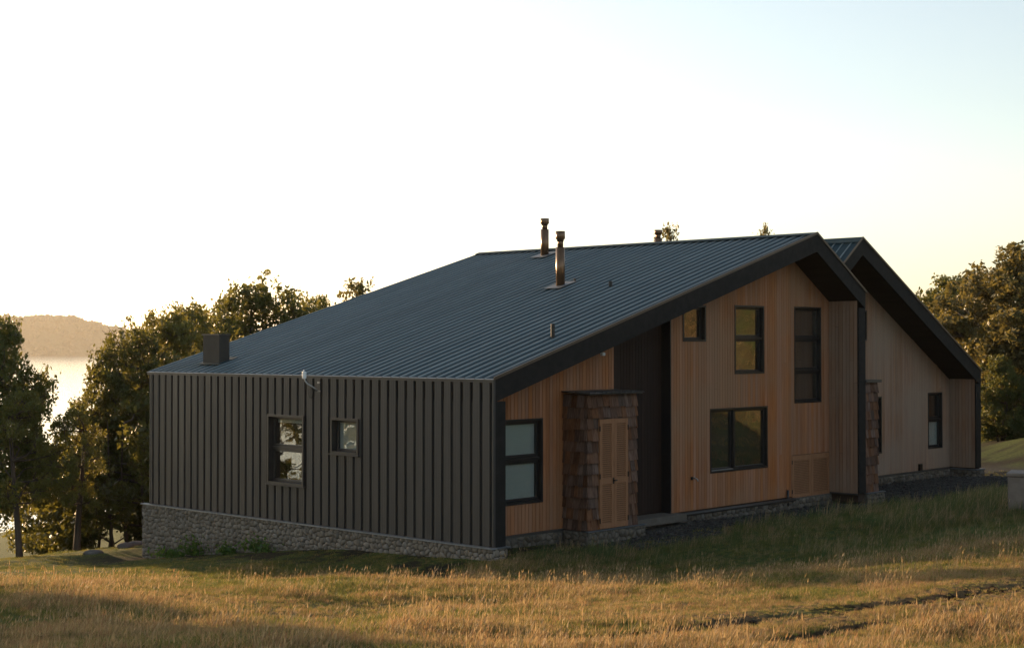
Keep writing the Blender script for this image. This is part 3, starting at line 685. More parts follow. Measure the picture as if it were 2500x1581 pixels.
# ------------------------------------------------------------------ second gabled wing
VX, VZ = 14.12, 5.27; R2X, R2Z = 16.42, 6.915; E2X, E2Z = 23.72, 3.13; Y2 = 1.42; Y2E = 12.6; G2 = 2.28
def roof2_z(x): return R2Z - (R2Z - VZ) * (R2X - x) / (R2X - VX) if x <= R2X else R2Z - (R2Z - E2Z) * (x - R2X) / (E2X - R2X)
wing = empty('house_wing', (VX, Y2, 0), 'second gabled wing with cedar front, standing behind the right end of the main gable', 'house')
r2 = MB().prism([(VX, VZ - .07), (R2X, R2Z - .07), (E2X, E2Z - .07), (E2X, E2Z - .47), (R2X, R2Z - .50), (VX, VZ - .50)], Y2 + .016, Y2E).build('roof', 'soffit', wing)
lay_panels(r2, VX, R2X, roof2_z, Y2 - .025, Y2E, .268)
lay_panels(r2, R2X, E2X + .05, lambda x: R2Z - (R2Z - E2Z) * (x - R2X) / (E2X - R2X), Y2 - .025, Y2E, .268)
MB().prism([(R2X - .2, roof2_z(R2X - .2) + .006), (R2X, R2Z + .012), (R2X + .2, roof2_z(R2X + .2) + .006), (R2X + .2, roof2_z(R2X + .2) - .004), (R2X, R2Z + .002), (R2X - .2, roof2_z(R2X - .2) - .004)], Y2 - .045, Y2E).build('ridge_cap', 'metal_roof', r2)
rake(wing, [(VX, VZ - .035), (R2X, R2Z - .035)], .46, Y2 - .034, Y2 + .012, 'black_timber', 'bargeboard')
rake(wing, [(R2X + .001, R2Z - .035), (E2X + .02, E2Z - .045)], .46, Y2 - .034, Y2 + .012, 'black_timber', 'bargeboard')
rake(wing, [(VX, VZ + .02), (R2X, R2Z + .02)], .062, Y2 - .06, Y2 - .036, 'fascia_trim', 'barge_flashing')
rake(wing, [(R2X + .001, R2Z + .02), (E2X + .07, E2Z - .02)], .062, Y2 - .06, Y2 - .036, 'fascia_trim', 'barge_flashing')
B('corner_post', 'black_timber', wing, E2X - .31, E2X + .01, Y2 - .034, Y2 + .012, .03, E2Z - .46)
B('side_wall', 'joint', wing, E2X - .28, E2X - .003, Y2 + .016, Y2E - .1, -.2, E2Z - .48)
MB().prism([(VX + .06, -.2), (VX + .06, VZ - .55), (R2X, R2Z - .55), (E2X - .3, E2Z - .55), (E2X - .3, -.2)], G2 + .6, Y2E - .12).build('wing_body', 'interior', wing)
HW = [(21.95, 22.89, .66, 2.41), (17.85, 19.06, .68, 2.37), (17.2, 18.2, 4.02, 4.91)]
soff2 = lambda u: roof2_z(u) - .495
mb = MB(); cut_wall(mb, mapG(G2 + .034), VX + .05, E2X - .29, -.01, soff2, HW, 0, -.05, (R2X,))
gw2 = mb.build('gable_wall', 'joint', wing)
boards(gw2, mapG(G2), VX + .06, E2X - .29, .03, soff2, HW, 'cedar_grey', seed=12, brk=(R2X,))
ret2 = MB().box(E2X - .298, E2X - .281, Y2 + .014, G2 + .03, .0, E2Z - .48).build('return_wall', 'joint', wing)
boards(ret2, mapX(E2X - .322), Y2 + .016, G2 + .002, .03, lambda u: E2Z - .47 + .16, [], 'cedar_grey', seed=14, thick=.022)
f2 = mapG(G2)
window(wing, f2, *HW[0], vs=(1.565,), blinds=(0,)); window(wing, f2, *HW[1]); window(wing, f2, *HW[2])
fd2 = B('foundation', 'mortar', wing, VX, E2X + .06, G2 - .06, G2 + .3, -.8, -.012)
MB().box(E2X - .42, E2X + .12, Y2 - .09, G2 - .061, -.8, -.03).build('foundation', 'mortar', wing)
voronoi_stones(fd2, mapG(G2 - .06), VX + .1, E2X - .45, lambda u: gz(u, G2 - .1), -.02, .15, 18, limit=0, mat='stone_plinth')
voronoi_stones(fd2, mapX(E2X - .42), Y2 - .08, G2 - .06, lambda u: gz(E2X - .5, u), -.03, .15, 19, limit=0, mat='stone_plinth')
voronoi_stones(fd2, mapG(Y2 - .09), E2X - .42, E2X + .12, lambda u: gz(u, Y2 - .1), -.03, .15, 20, limit=0, mat='stone_plinth')
B('base_flashing', 'metal_grey', wing, E2X - .45, E2X + .16, Y2 - .12, G2 - .063, -.028, -.004)
B('base_trim', 'metal_trim', wing, 14.9, E2X - .46, G2 - .085, G2 - .001, -.01, .028)
B('vent_box', 'iron', wing, 21.30, 21.47, G2 - .07, G2 - .0, .03, .235, bevel=.01)
o = flue(wing, 16.0, 8.25, roof2_z(16.0), 7.46, .12)
# snow guards / roof screws that show on the far rake
for x in (17.2, 18.7, 20.6, 21.9): MB().tube([(x, Y2 + .1, roof2_z(x) - .02), (x, Y2 + .1, roof2_z(x) + .09)], .03, 8).build('roof_vent', 'metal_trim', r2)

# ------------------------------------------------------------------ shingled meter cupboards
def cupboard(name, label, x0, x1, yf, yb, z0, z1, door, seed, sides=True):
    t = empty(name, (x0, yf, z0), label, 'shed', 'shingled cupboards against the house')
    body = B('cupboard_body', 'joint', t, x0 + .03, x1 - .03, yf + .03, yb - .002, z0, z1)
    rng = random.Random(seed); rows = 12; rh = (z1 - z0) / rows
    def run(f, a, b, hole):
        for r in range(rows):
            v0 = z0 + r * rh - .02; v1 = v0 + rh * 1.28; v1 = min(v1, z1 + .005); u = a - rng.uniform(0, .06)
            while u < b:
                e = u + rng.uniform(.09, .23); ua, ub = max(u, a), min(e, b) - .006; u = e
                if ub - ua < .02: continue
                segs = [(ua, ub)]
                if hole and v1 - .06 > hole[2] and v0 + .08 < hole[3]:
                    segs = [(p, q) for p, q in ((ua, min(ub, hole[0])), (max(ua, hole[1]), ub)) if q - p > .015]
                for p, q in segs:
                    th = rng.uniform(.018, .034); dv = rng.uniform(-.018, .018); vb = max(v0 + dv, z0 - .01)
                    mb = MB(); mb.hexa([f(p, vb, .030), f(q, vb + rng.uniform(-.006, .006), .030), f(q, vb, .030 + th), f(p, vb, .030 + th)], [f(p, v1, .002), f(q, v1, .002), f(q, v1, .010), f(p, v1, .010)])
                    c = Vector(f((p + q) / 2, v0, 0)); link('shingle', mb.mesh('shingle', 'shingle', c), body, c - wloc(body))
    run(mapG(yf + .03), x0 + .001, x1 - .001, door)
    if sides: run(mapX(x0 + .03), yf + .002, yb - .004, None)
    if door:
        a, b, c, d = door; mid = (a + b) / 2
        dr = B('cupboard_door', 'joint', t, a, b, yf - .005, yf + .028, c, d)
        ff = mapG(yf - .005)
        for p, q in ((a + .004, mid - .003), (mid + .003, b - .004)): louvre_leaf(dr, 'door_leaf', ff, p, q, c + .004, d - .004, [(c + .10, c + .93), (c + 1.05, d - .11)], stile=.085)
        MB().tube([(mid - .03, yf - .085, c + 1.0), (mid + .06, yf - .085, c + 1.0)], .012, 8).tube([(mid - .03, yf - .05, c + 1.0), (mid - .03, yf - .09, c + 1.0)], .016, 8).box(mid - .05, mid + .0, yf - .057, yf - .051, c + .93, c + 1.06).build('handle', 'iron', dr)
        for hz in (.12, 1.05, 2.05):
            for hx in (a + .006, b - .006): B('hinge', 'iron', dr, hx - .014, hx + .014, yf - .058, yf - .045, c + hz, c + hz + .11)
    return t
sh = cupboard('meter_cupboard', 'tall shingled cupboard with tan louvred double doors beside the dark entrance', 2.985, 4.665, .17, GY - .002, .03, 2.84, (3.335, 4.29, .03, 2.335), 5)
rf = MB().hexa([(2.94, .07, 2.85), (4.73, .07, 2.85), (4.73, .845, 2.90), (2.94, .845, 2.90)], [(2.94, .07, 2.87), (4.73, .07, 2.87), (4.73, .845, 2.925), (2.94, .845, 2.925)]).build('cupboard_roof', 'metal_trim', sh)
rg = random.Random(3); x = 2.92
while x < 4.72:
    e = min(x + rg.uniform(.14, .3), 4.75); dz = rg.uniform(.0, .02)
    MB().hexa([(x, .03 + rg.uniform(-.02, .02), 2.872 + dz), (e - .008, .03, 2.872), (e - .008, .45, 2.90), (x, .45, 2.90)], [(x, .03, 2.90 + dz), (e - .008, .03, 2.89), (e - .008, .45, 2.915), (x, .45, 2.915)]).build('roof_shake', 'shake', rf); x = e
fs = B('plinth', 'mortar', sh, 2.93, 4.85, .10, .798, -.7, -.0)
voronoi_stones(fs, mapG(.10), 2.93, 4.85, lambda u: gz(u, .05), .0, .14, 31, limit=40, mat='stone_plinth'); voronoi_stones(fs, mapX(2.93), .10, .79, lambda u: gz(2.9, u), .0, .14, 32, limit=40, mat='stone_plinth')
B('plinth_flashing', 'metal_grey', sh, 2.90, 4.88, .07, .168, .002, .022)
s2 = cupboard('shingle_cupboard', 'narrow shingled cupboard between the main gable post and the second wing', 14.075, 14.80, .02, G2 - .07, .03, 2.90, None, 9, sides=False)
B('cupboard_roof', 'metal_trim', s2, 14.07, 14.87, -.05, G2 - .07, 2.903, 2.975)
fs2 = B('plinth', 'mortar', s2, 14.07, 14.98, -.06, G2 - .07, -.7, .0)
voronoi_stones(fs2, mapG(-.06), 14.07, 14.98, lambda u: gz(u, -.1), .0, .14, 33, limit=40, mat='stone_plinth')
B('plinth_flashing', 'metal_grey', s2, 14.06, 15.0, -.09, .018, .002, .022)

# ------------------------------------------------------------------ small fittings
t = empty('antenna', (-.05, 5.2, 2.9), 'white antenna box on a bent grey arm fixed under the eave of the steel wall', 'antenna')
MB().box(-.075, -.05, 5.14, 5.23, 2.88, 2.91).box(-.075, -.05, 5.15, 5.22, 3.06, 3.10).build('bracket', 'galv', t)
MB().tube([(-.065, 5.19, 2.89), (-.14, 5.25, 2.97), (-.24, 5.36, 3.06), (-.27, 5.40, 3.12), (-.28, 5.405, 3.2)], .017, 8).build('arm', 'galv', t, smooth=True)
MB().box(-.315, -.255, 5.355, 5.455, 3.16, 3.32).build('housing', 'plastic_white', t, bevel=.02)
MB().tube([(-.285, 5.42, 3.32), (-.285, 5.42, 3.36)], .012, 8).build('tip', 'plastic_white', t)
ring = [(-.075, 5.44 + .075 * math.cos(a), 2.86 + .13 * math.sin(a)) for a in np.linspace(math.pi / 2, 2.5 * math.pi, 26)]
MB().tube([(-.27, 5.40, 3.16), (-.12, 5.43, 3.04)] + ring + [(p[0] - .006, p[1] * .9 + 5.44 * .1, p[2] * .9 + 2.86 * .1) for p in ring], .006, 6).build('cable_coil', 'cable', t, smooth=True)
t = empty('security_light', (4.04, .60, 3.70), 'small white floodlight under the bargeboard left of the dark entrance', 'lamp')
MB().tube([(4.04, .852, 3.72), (4.04, .66, 3.72)], .018, 8).build('arm', 'iron', t); MB().box(3.99, 4.09, .58, .66, 3.66, 3.73).build('lamp_head', 'plastic_white', t, bevel=.015)
t = empty('outdoor_tap', (7.58, GY, .76), 'small outdoor tap on the cedar wall below left of the wide window', 'tap')
MB().box(7.54, 7.61, GY - .03, GY - .002, .74, .82).build('backplate', 'iron', t, bevel=.006)
MB().tube([(7.58, GY - .03, .78), (7.60, GY - .12, .78), (7.62, GY - .15, .75), (7.62, GY - .15, .71)], .014, 8).tube([(7.58, GY - .08, .78), (7.58, GY - .08, .83)], .01, 6).build('spout', 'galv', t, smooth=True)
cb = hit(2500, 1246); cbx = .42
t = empty('concrete_box', (cb[0] + .3, cb[1], gz(cb[0] + .3, cb[1]) - .05), 'square concrete utility box standing in long grass at the right edge', 'box')
rz = RAD(18); R = Matrix.Rotation(rz, 4, 'Z')
mb = MB().box(-.38, .38, -.38, .38, -.15, .64); mb.v = [tuple(R @ Vector(p)) for p in mb.v]; me = mb.mesh('box_body', 'concrete'); o = link('box_body', me, t); bv = o.modifiers.new('b', 'BEVEL'); bv.width = .015
mb = MB().box(-.405, .405, -.405, .405, .641, .71); mb.v = [tuple(R @ Vector(p)) for p in mb.v]; me = mb.mesh('lid', 'concrete'); o = link('lid', me, t); bv = o.modifiers.new('b', 'BEVEL'); bv.width = .012
def boulder(px, py, sx, sy, sz, seed, label):
    p = hit(px, py); rng = np.random.default_rng(seed); bm = bmesh.new(); bmesh.ops.create_icosphere(bm, subdivisions=3, radius=1)
    for v in bm.verts:
        n = v.co.normalized(); k = 1 + .35 * (float(fbm(n.x * 1.5 + seed * 7 + 9, n.y * 1.5 + n.z * 1.3 + 5, seed)) - .5)
        v.co = Vector((n.x * sx, n.y * sy, n.z * sz)) * k
    me = bpy.data.meshes.new('boulder'); bm.to_mesh(me); bm.free(); me.polygons.foreach_set('use_smooth', [True] * len(me.polygons)); me.materials.append(M['rock'])
    o = link('boulder', me, None, (p[0], p[1], gz(p[0], p[1]) + sz * .25)); o.rotation_euler = (0, 0, YAW - math.pi / 2)
    return tag(o, label, 'rock', 'boulders by the stone base')
boulder(228, 1352, .26, .2, .09, 1, 'flat grey boulder on the green bank left of the stone base')
boulder(306, 1336, .22, .2, .11, 2, 'grey boulder under the trees nearest the stone corner')
boulder(334, 1330, .26, .2, .09, 3, 'pale low boulder touching the stone corner of the house')

# ------------------------------------------------------------------ trees
def leaf_mesh(name, C, size, mat, rng, aspect=1.9, up=.35, fold=True):
    n = len(C); d = rng.normal(size=(n, 3)); d /= np.linalg.norm(d, axis=1, keepdims=True)
    nr = rng.normal(size=(n, 3)) + np.array([0, 0, up]); t = np.cross(d, nr); t /= np.linalg.norm(t, axis=1, keepdims=True)
    s = size * np.exp(rng.normal(-.08, .32, (n, 1))); a = C - d * s * aspect * .5; b = C + d * s * aspect * .5; w = t * s * .5; m = C + np.cross(d, t) * s * .15
    co = np.stack([a, m - w, b, m + w], 1).reshape(-1, 3)
    me = bpy.data.meshes.new(name); me.vertices.add(4 * n); me.vertices.foreach_set('co', co.ravel())
    me.loops.add(4 * n); me.loops.foreach_set('vertex_index', np.arange(4 * n)); me.polygons.add(n); me.polygons.foreach_set('loop_start', np.arange(0, 4 * n, 4))
    me.update(calc_edges=True); me.materials.append(M[mat]); return me
def tree_proto(seed, H, R, base, nl, per_lobe, leaves, mat, size=.075, stems=2, lean=.1, lobe_r=(.22, .42), spread=.17, shape='round'):
    """crown of leaf sprays gathered in uneven lobes, and a trunk with limbs that reach the lobes; origin at the ground"""
    rng = np.random.default_rng(seed); lobes = []
    for k in range(nl):
        for _ in range(40):
            t = rng.uniform(0, 1); a = rng.uniform(0, 2 * math.pi)
            prof = math.sin(math.pi * min(1, .18 + .82 * t)) ** .6 if shape == 'round' else (1 - t) ** .6 * .9 + .12
            rr = R * prof * math.sqrt(rng.uniform(.15, 1)) * .8
            c = np.array([rr * math.cos(a), rr * math.sin(a), base + (H - base) * t * .93])
            if all(np.linalg.norm((c - q) / np.array([1, 1, .8])) > R * .24 for q, _ in lobes): break
        lobes.append((c, R * rng.uniform(*lobe_r)))
    pts = []
    for c, r in lobes:
        for _ in range(per_lobe):
            d = rng.normal(size=3); d /= np.linalg.norm(d); q = c + d * r * rng.uniform(.25, 1.05) ** .5 * np.array([1.05, 1.05, .8])
            k = int(leaves * rng.uniform(.5, 1.4)); ax = rng.normal(size=3) + d * 1.2; ax /= np.linalg.norm(ax)
            pts.append(q + np.clip(rng.normal(size=(k, 3)), -1.7, 1.7) * spread * .62 + ax * np.clip(rng.normal(size=(k, 1)), -1.6, 1.6) * spread)
    P = np.concatenate(pts); P = P[P[:, 2] > .12]
    crown = leaf_mesh('crown', P, size, mat, rng)
    mb = MB(); stem_pts = []
    for s in range(stems):
        a = rng.uniform(0, 6.28); tip = np.array([math.cos(a) * R * .3, math.sin(a) * R * .3, H * .82]); b0 = np.array([math.cos(a) * .22 * (stems > 1), math.sin(a) * .22 * (stems > 1), -.3])
        path = []
        for k in range(8):
            u = k / 7; path.append(b0 * (1 - u) + tip * u + np.array([math.cos(a + 1) * math.sin(u * 4 + s), math.sin(a + 1) * math.sin(u * 3 + s), 0]) * R * .07)
        r0 = .028 * H / math.sqrt(stems); mb.tube(path, [r0 * (1.25 if k == 0 else 1) * (1 - .86 * k / 7) for k in range(8)], 8); stem_pts.append(np.array(path))
    for c, r in lobes:
        st = stem_pts[rng.integers(0, stems)]; ok = st[st[:, 2] < c[2] - .15]; p0 = ok[-1] if len(ok) else st[1]
        mid = (p0 + c) / 2 + rng.normal(size=3) * .12 * R * .5 - np.array([0, 0, .1]); mb.tube([p0, mid, c], [.011 * H * .6, .007 * H * .6, .003 * H * .6], 6)
        for _ in range(8):
            d = rng.normal(size=3); d /= np.linalg.norm(d); mb.tube([mid * .4 + c * .6, c + d * r * .5, c + d * r * .95], [.004 * H * .6, .0028 * H * .6, .0012 * H * .6], 4, False)
    tr = mb.mesh('trunk', 'bark', (0, 0, 0), True, recalc=False)
    return crown, tr, H
PT = {
 'broad': tree_proto(1, 8.0, 3.1, 2.1, 30, 24, 52, 'leaf_dark', .085, stems=3),
 'tall': tree_proto(2, 9.0, 2.7, 2.6, 30, 24, 50, 'leaf_mid', .080, stems=2),
 'airy': tree_proto(3, 8.0, 2.9, 2.8, 20, 15, 34, 'leaf_mid', .075, stems=2, lobe_r=(.16, .34), spread=.15),
 'shrub': tree_proto(4, 3.6, 2.2, .25, 20, 18, 40, 'leaf_dark', .070, stems=4, spread=.14),
 'bronze': tree_proto(5, 9.0, 4.0, .9, 44, 26, 50, 'leaf_gold', .115, stems=3, lobe_r=(.22, .38), spread=.2),
 'green': tree_proto(7, 9.0, 3.8, .9, 44, 26, 50, 'leaf_dark', .115, stems=3, lobe_r=(.22, .38), spread=.2),
 'sparse': tree_proto(6, 7.0, 1.5, 3.5, 10, 9, 26, 'leaf_gold', .08, stems=1, lobe_r=(.2, .36), spread=.16),
}
def tree(kind, px, d, top, width, label, name='evergreen_tree', rot=0., group='trees round the house', xy=None, H=None, cat='tree'):
    """stands on the ground at pixel column px and distance d; its height comes from the row where its top shows"""
    if xy is None: p = at(px, 843, d); x, y = p[0], p[1]
    else: x, y = xy
    z = gz(x, y)
    if H is None: H = at(px, top, d)[2] - z
    crown, tr, h0 = PT[kind]
    t = empty(name, (x, y, z - .05), label, cat, group); s = H / h0
    for nm, me in (('crown', crown), ('trunk', tr)):
        o = link(nm, me, t); o.scale = (s * width, s * width, s); o.rotation_euler = (0, 0, rot)
    return t
tree('broad', -12, 41, 772, .70, 'dark evergreen tree cut by the left edge of the picture', rot=.4)
tree('broad', 322, 47, 800, .74, 'evergreen tree between the lake gap and the house, in front of the wooded hill', rot=2.1)
tree('tall', 405, 50, 752, .9, 'tall olive-leaved tree whose top stands left of the box chimney', rot=.9)
tree('tall', 470, 53, 740, .85, 'evergreen tree directly behind the box chimney', rot=3.3)
tree('airy', 530, 60, 712, .85, 'loose tree with a thin pointed top above the box chimney', rot=1.2)
tree('broad', 640, 57, 690, .90, 'broad golden-edged tree rising highest behind the left roof slope', rot=5.0)
tree('airy', 775, 64, 708, .85, 'thin backlit tree low behind the middle of the left roof slope', rot=2.6)
tree('sparse', 872, 66, 686, 1.0, 'narrow tree tip sticking up right of the other trees behind the roof', rot=.3)
tree('shrub', 235, 46, 1010, .95, 'dense dark shrub below the gap where the lake shows', 'evergreen_shrub', .7, cat='shrub')
tree('shrub', 320, 44.5, 955, 1.05, 'golden-backlit shrub against the left end of the steel wall', 'evergreen_shrub', 3.9, cat='shrub')
tree('airy', 372, 56, 780, .7, 'slender backlit tree further down the shore slope left of the house', rot=4.4)
tree('shrub', 120, 49, 1085, .8, 'low shrub beside the leaning trunks at the far left', 'evergreen_shrub', 5.2, cat='shrub')
tree('airy', 58, 39.6, 940, .8, 'small tree with a bare forked trunk at the far left end of the bank', rot=2.2)
tree('airy', 186, 40.2, 985, .85, 'small tree with thin bare trunk on the crest below the lake gap', rot=5.6)
tree('sparse', 1634, 86, 552, .55, 'bronze tree top just above the ridge beside the rear flue', rot=1.0)
tree('sparse', 1868, 90, 552, .42, 'tiny round tree top above the ridge near the gable peak', rot=2.0)
tree('bronze', 2496, 66, 606, 1.15, 'large sunlit bronze-green tree at the right edge', rot=.5)
tree('green', 2335, 80, 682, 1.0, 'dark green tree with rounded top behind the right wing eave', rot=2.2)
tree('bronze', 2400, 74, 668, 1.0, 'golden leaved tree between the wing roof and the tall tree at right', rot=4.0)
tree('green', 2440, 62, 870, .95, 'low dark tree on the grass bank right of the wing', rot=1.6)
tree('green', 2262, 92, 742, .85, 'far dark tree just showing over the wing roof slope', rot=.2)
# trees of the same wood outside the picture on the left: they shade the near grass and show in the side windows
for k, (x, y, H, kd, r) in enumerate([(-.95, 22, 9.0, 'tall', .3), (-12.0, 15, 7.6, 'broad', .3), (-17, 16, 9.0, 'tall', 1.8), (-24, 30, 9.5, 'broad', 2.9), (-17, 35, 8.0, 'airy', 4.2), (-30, 26, 10., 'tall', 5.1), (-28, 42, 9.0, 'airy', .8)]):
    tree(kd, 0, 0, 0, .42 if k == 0 else .95, 'evergreen tree on the shore slope beyond the left edge of the picture', rot=r, xy=(x, y), H=H)
# weeds at the foot of the stone base
rngw = np.random.default_rng(12)
for k, (yv, h, lab) in enumerate([(9.55, .34, 'bright green weed tuft at the foot of the stone base, biggest of the four'), (10.5, .2, 'low sprawling weed nearest the left stone corner'), (7.0, .26, 'leaning green weed growing from the stones below the two-pane window'), (8.2, .18, 'small weed between the two larger tufts on the stone base')]):
    C = np.stack([rngw.normal(-.26, .07, 260), rngw.normal(0, .30 if k != 3 else .12, 260), np.abs(rngw.normal(0, h * .5, 260)) + .02], 1)
    t = empty('weed', (0, yv, gz(-.26, yv)), lab, 'weed', 'weeds along the stone base')
    link('leaves', leaf_mesh('leaves', C, .05, 'leaf_weed', rngw, 2.2), t)

# ------------------------------------------------------------------ grass
PROTO = bpy.data.collections.new('grass_prototypes')
def clump(name, n, h, hv, r, w, mat, seed, lean=.35, curl=.25, head=False):
    rng = np.random.default_rng(seed); vs = []; fs = []
    ld = RT[:2]
    for k in range(n):
        a = rng.uniform(0, 6.28); rr = r * math.sqrt(rng.uniform(0, 1)); b = np.array([rr * math.cos(a), rr * math.sin(a), -.02])
        hh = h * rng.uniform(1 - hv, 1 + hv * .6); da = rng.uniform(0, 6.28)
        dirv = np.array([ld[0] * lean * rng.uniform(.2, 1.3) + math.cos(da) * curl, ld[1] * lean * rng.uniform(.2, 1.3) + math.sin(da) * curl, 0])
        wa = rng.uniform(0, 6.28); wv = np.array([math.cos(wa), math.sin(wa), 0]) * w * rng.uniform(.6, 1.2) * .5
        m = b + np.array([0, 0, hh * .55]) + dirv * hh * .35; t = b + np.array([0, 0, hh * (1 - .25 * np.linalg.norm(dirv[:2]))]) + dirv * hh * .95
        i = len(vs); vs += [b - wv, b + wv, m + wv * .8, m - wv * .8, t]; fs += [(i, i + 1, i + 2, i + 3), (i + 3, i + 2, i + 4)]
        if head:
            d = (t - m) / np.linalg.norm(t - m); q = t - d * hh * .16; i = len(vs); ww = wv / np.linalg.norm(wv) * .007
            vs += [q, q + ww + d * .02, t + d * .03, q - ww + d * .02]; fs += [(i, i + 1, i + 2, i + 3)]
    me = bpy.data.meshes.new(name); me.from_pydata([tuple(map(float, v)) for v in vs], [], fs); me.materials.append(M[mat])
    return bpy.data.objects.new(name, me)
def scatter(name, protos, P, rot, scl, label):
    c = bpy.data.collections.new(name + '_clumps')
    for o in protos: c.objects.link(o)
    me = bpy.data.meshes.new(name); me.vertices.add(len(P)); me.vertices.foreach_set('co', P.astype(np.float32).ravel())
    for nm, v in (('rot', rot), ('scl', scl)):
        a = me.attributes.new(nm, 'FLOAT', 'POINT'); a.data.foreach_set('value', v.astype(np.float32))
    a = me.attributes.new('pick', 'INT', 'POINT'); a.data.foreach_set('value', np.random.default_rng(len(P)).integers(0, len(protos), len(P)).astype(np.int32))
    ng = bpy.data.node_groups.new(name, 'GeometryNodeTree'); ng.interface.new_socket('Geometry', in_out='INPUT', socket_type='NodeSocketGeometry'); ng.interface.new_socket('Geometry', in_out='OUTPUT', socket_type='NodeSocketGeometry')
    n = ng.nodes; L = ng.links; gi = n.new('NodeGroupInput'); go = n.new('NodeGroupOutput')
    ci = n.new('GeometryNodeCollectionInfo'); ci.inputs['Collection'].default_value = c; ci.inputs['Separate Children'].default_value = True; ci.inputs['Reset Children'].default_value = True
    ip = n.new('GeometryNodeInstanceOnPoints'); ip.inputs['Pick Instance'].default_value = True
    def attr(nm, ty):
        x = n.new('GeometryNodeInputNamedAttribute'); x.data_type = ty; x.inputs['Name'].default_value = nm; return x.outputs['Attribute']
    cx = n.new('ShaderNodeCombineXYZ'); L.new(attr('rot', 'FLOAT'), cx.inputs[2])
    er = n.new('FunctionNodeEulerToRotation'); L.new(cx.outputs[0], er.inputs[0])
    L.new(gi.outputs[0], ip.inputs['Points']); L.new(ci.outputs[0], ip.inputs['Instance']); L.new(er.outputs[0], ip.inputs['Rotation'])
    cs = n.new('ShaderNodeCombineXYZ'); sa = attr('scl', 'FLOAT')
    for k in range(3): L.new(sa, cs.inputs[k])
    L.new(cs.outputs[0], ip.inputs['Scale']); L.new(attr('pick', 'INT'), ip.inputs['Instance Index']); L.new(ip.outputs[0], go.inputs[0])
    o = link(name, me); md = o.modifiers.new('scatter', 'NODES'); md.node_group = ng
    me.materials.append(protos[0].data.materials[0])
    return tag(o, label, name.split('_')[-1] if name in ('gravel', 'soil_clods') else 'grass', kind='stuff')
def grass_points(n, d0, d1, seed, power=1.0):
    rng = np.random.default_rng(seed)
    d = d0 + (d1 - d0) * rng.uniform(0, 1, n) ** power; u = rng.uniform(-1, 1, n); lat = u * (.365 * d + 3.0)
    x = CAM[0] + FW[0] * d + RT[0] * lat; y = CAM[1] + FW[1] * d + RT[1] * lat
    keep = ~((x > -.22) & (x < 24) & (y > -.15) & (y < 13.2) & ~((x > .4) & (y < .75)) & ~((x > 15) & (y < 2.1)))
    keep &= ~((x > 2.8) & (x < 5) & (y > 0) & (y < 2)) & ~((x > 13.9) & (x < 15.1) & (y > -.1))
    return x[keep], y[keep], d[keep], rng
gp_dry = [clump('dry_clump', 18, .110, .6, .11, .0068, mt, 100 + k, lean=.3, curl=.42) for k, mt in enumerate(('grass_dry', 'grass_dry', 'grass_red', 'grass_yellow', 'grass_dry', 'grass_red'))]
gp_grn = [clump('green_clump', 26, .085, .55, .13, .0075, mt, 200 + k, lean=.2, curl=.6) for k, mt in enumerate(('grass_green', 'grass_deep', 'grass_green', 'grass_yellow'))]
gp_lng = [clump('long_green_clump', 24, .27, .5, .16, .0055, mt, 300 + k, lean=.5, curl=.32) for k, mt in enumerate(('grass_deep', 'grass_green', 'grass_deep', 'grass_dry'))]
gp_stk = [clump('stalk', 4, .25, .5, .12, .0065, mt, 400 + k, lean=.28, curl=.16, head=True) for k, mt in enumerate(('grass_stalk', 'grass_stalk', 'grass_red', 'grass_stalk', 'grass_dry'))]
x, y, d, rng = grass_points(120000, 10.5, 34, 7, 1.1)
dry, soil, grav, hgt = zones(x, y); u = rng.uniform(0, 1, len(x)); fade = (1 - soil) * (1 - np.clip(grav * 1.2, 0, 1))
k = (u < dry * .74 + .06) & (rng.uniform(0, 1, len(x)) < fade)
scatter('dry_grass', gp_dry, np.stack([x, y, ground_z(x, y)], 1)[k], rng.normal(0, .5, len(x))[k], (hgt * rng.uniform(.7, 1.3, len(x)))[k], 'golden dry grass covering the field in front of the house')
k = (u >= dry * .46) & (rng.uniform(0, 1, len(x)) < fade + .06)
scatter('green_grass', gp_grn, np.stack([x, y, ground_z(x, y)], 1)[k], rng.uniform(0, 6.28, len(x))[k], (hgt * rng.uniform(.7, 1.3, len(x)))[k], 'short green grass growing between the dry tufts')
x, y, d, rng = grass_points(30000, 20, 50, 8, 1.0)
dry, soil, grav, hgt = zones(x, y); fade = (1 - soil) * (1 - np.clip(grav * 1.3, 0, 1))
bank = sstep(-.6, 2, x + .25 * y) * (1 - sstep(2, 4, y)) * sstep(-14, -9, y)
k = rng.uniform(0, 1, len(x)) < fade * bank * .9
scatter('long_grass', gp_lng, np.stack([x, y, ground_z(x, y)], 1)[k], rng.normal(0, .5, len(x))[k], (hgt * rng.uniform(.6, 1.2, len(x)))[k], 'long leaning green grass on the bank before the gable')
k = (rng.uniform(0, 1, len(x)) < fade * (1 - bank) * (x < 1)) | ((x > 24) & (rng.uniform(0, 1, len(x)) < .9))
scatter('bank_grass', gp_grn, np.stack([x, y, ground_z(x, y)], 1)[k], rng.uniform(0, 6.28, len(x))[k], (.3 + hgt * rng.uniform(.7, 1.4, len(x)))[k], 'short green turf on the bank beside the trees')
x, y, d, rng = grass_points(34000, 10.5, 33, 9, 1.05)
dry, soil, grav, hgt = zones(x, y); k = rng.uniform(0, 1, len(x)) < (1 - soil) * (1 - grav) * (.10 + .90 * dry) * sstep(.40, .95, hgt)
scatter('seed_stalks', gp_stk, np.stack([x, y, ground_z(x, y)], 1)[k], rng.normal(0, .5, len(x))[k], np.exp(np.clip(rng.normal(-.52, .36, len(x)), -1.3, .08))[k], 'tall dry seed stalks leaning above the grass')

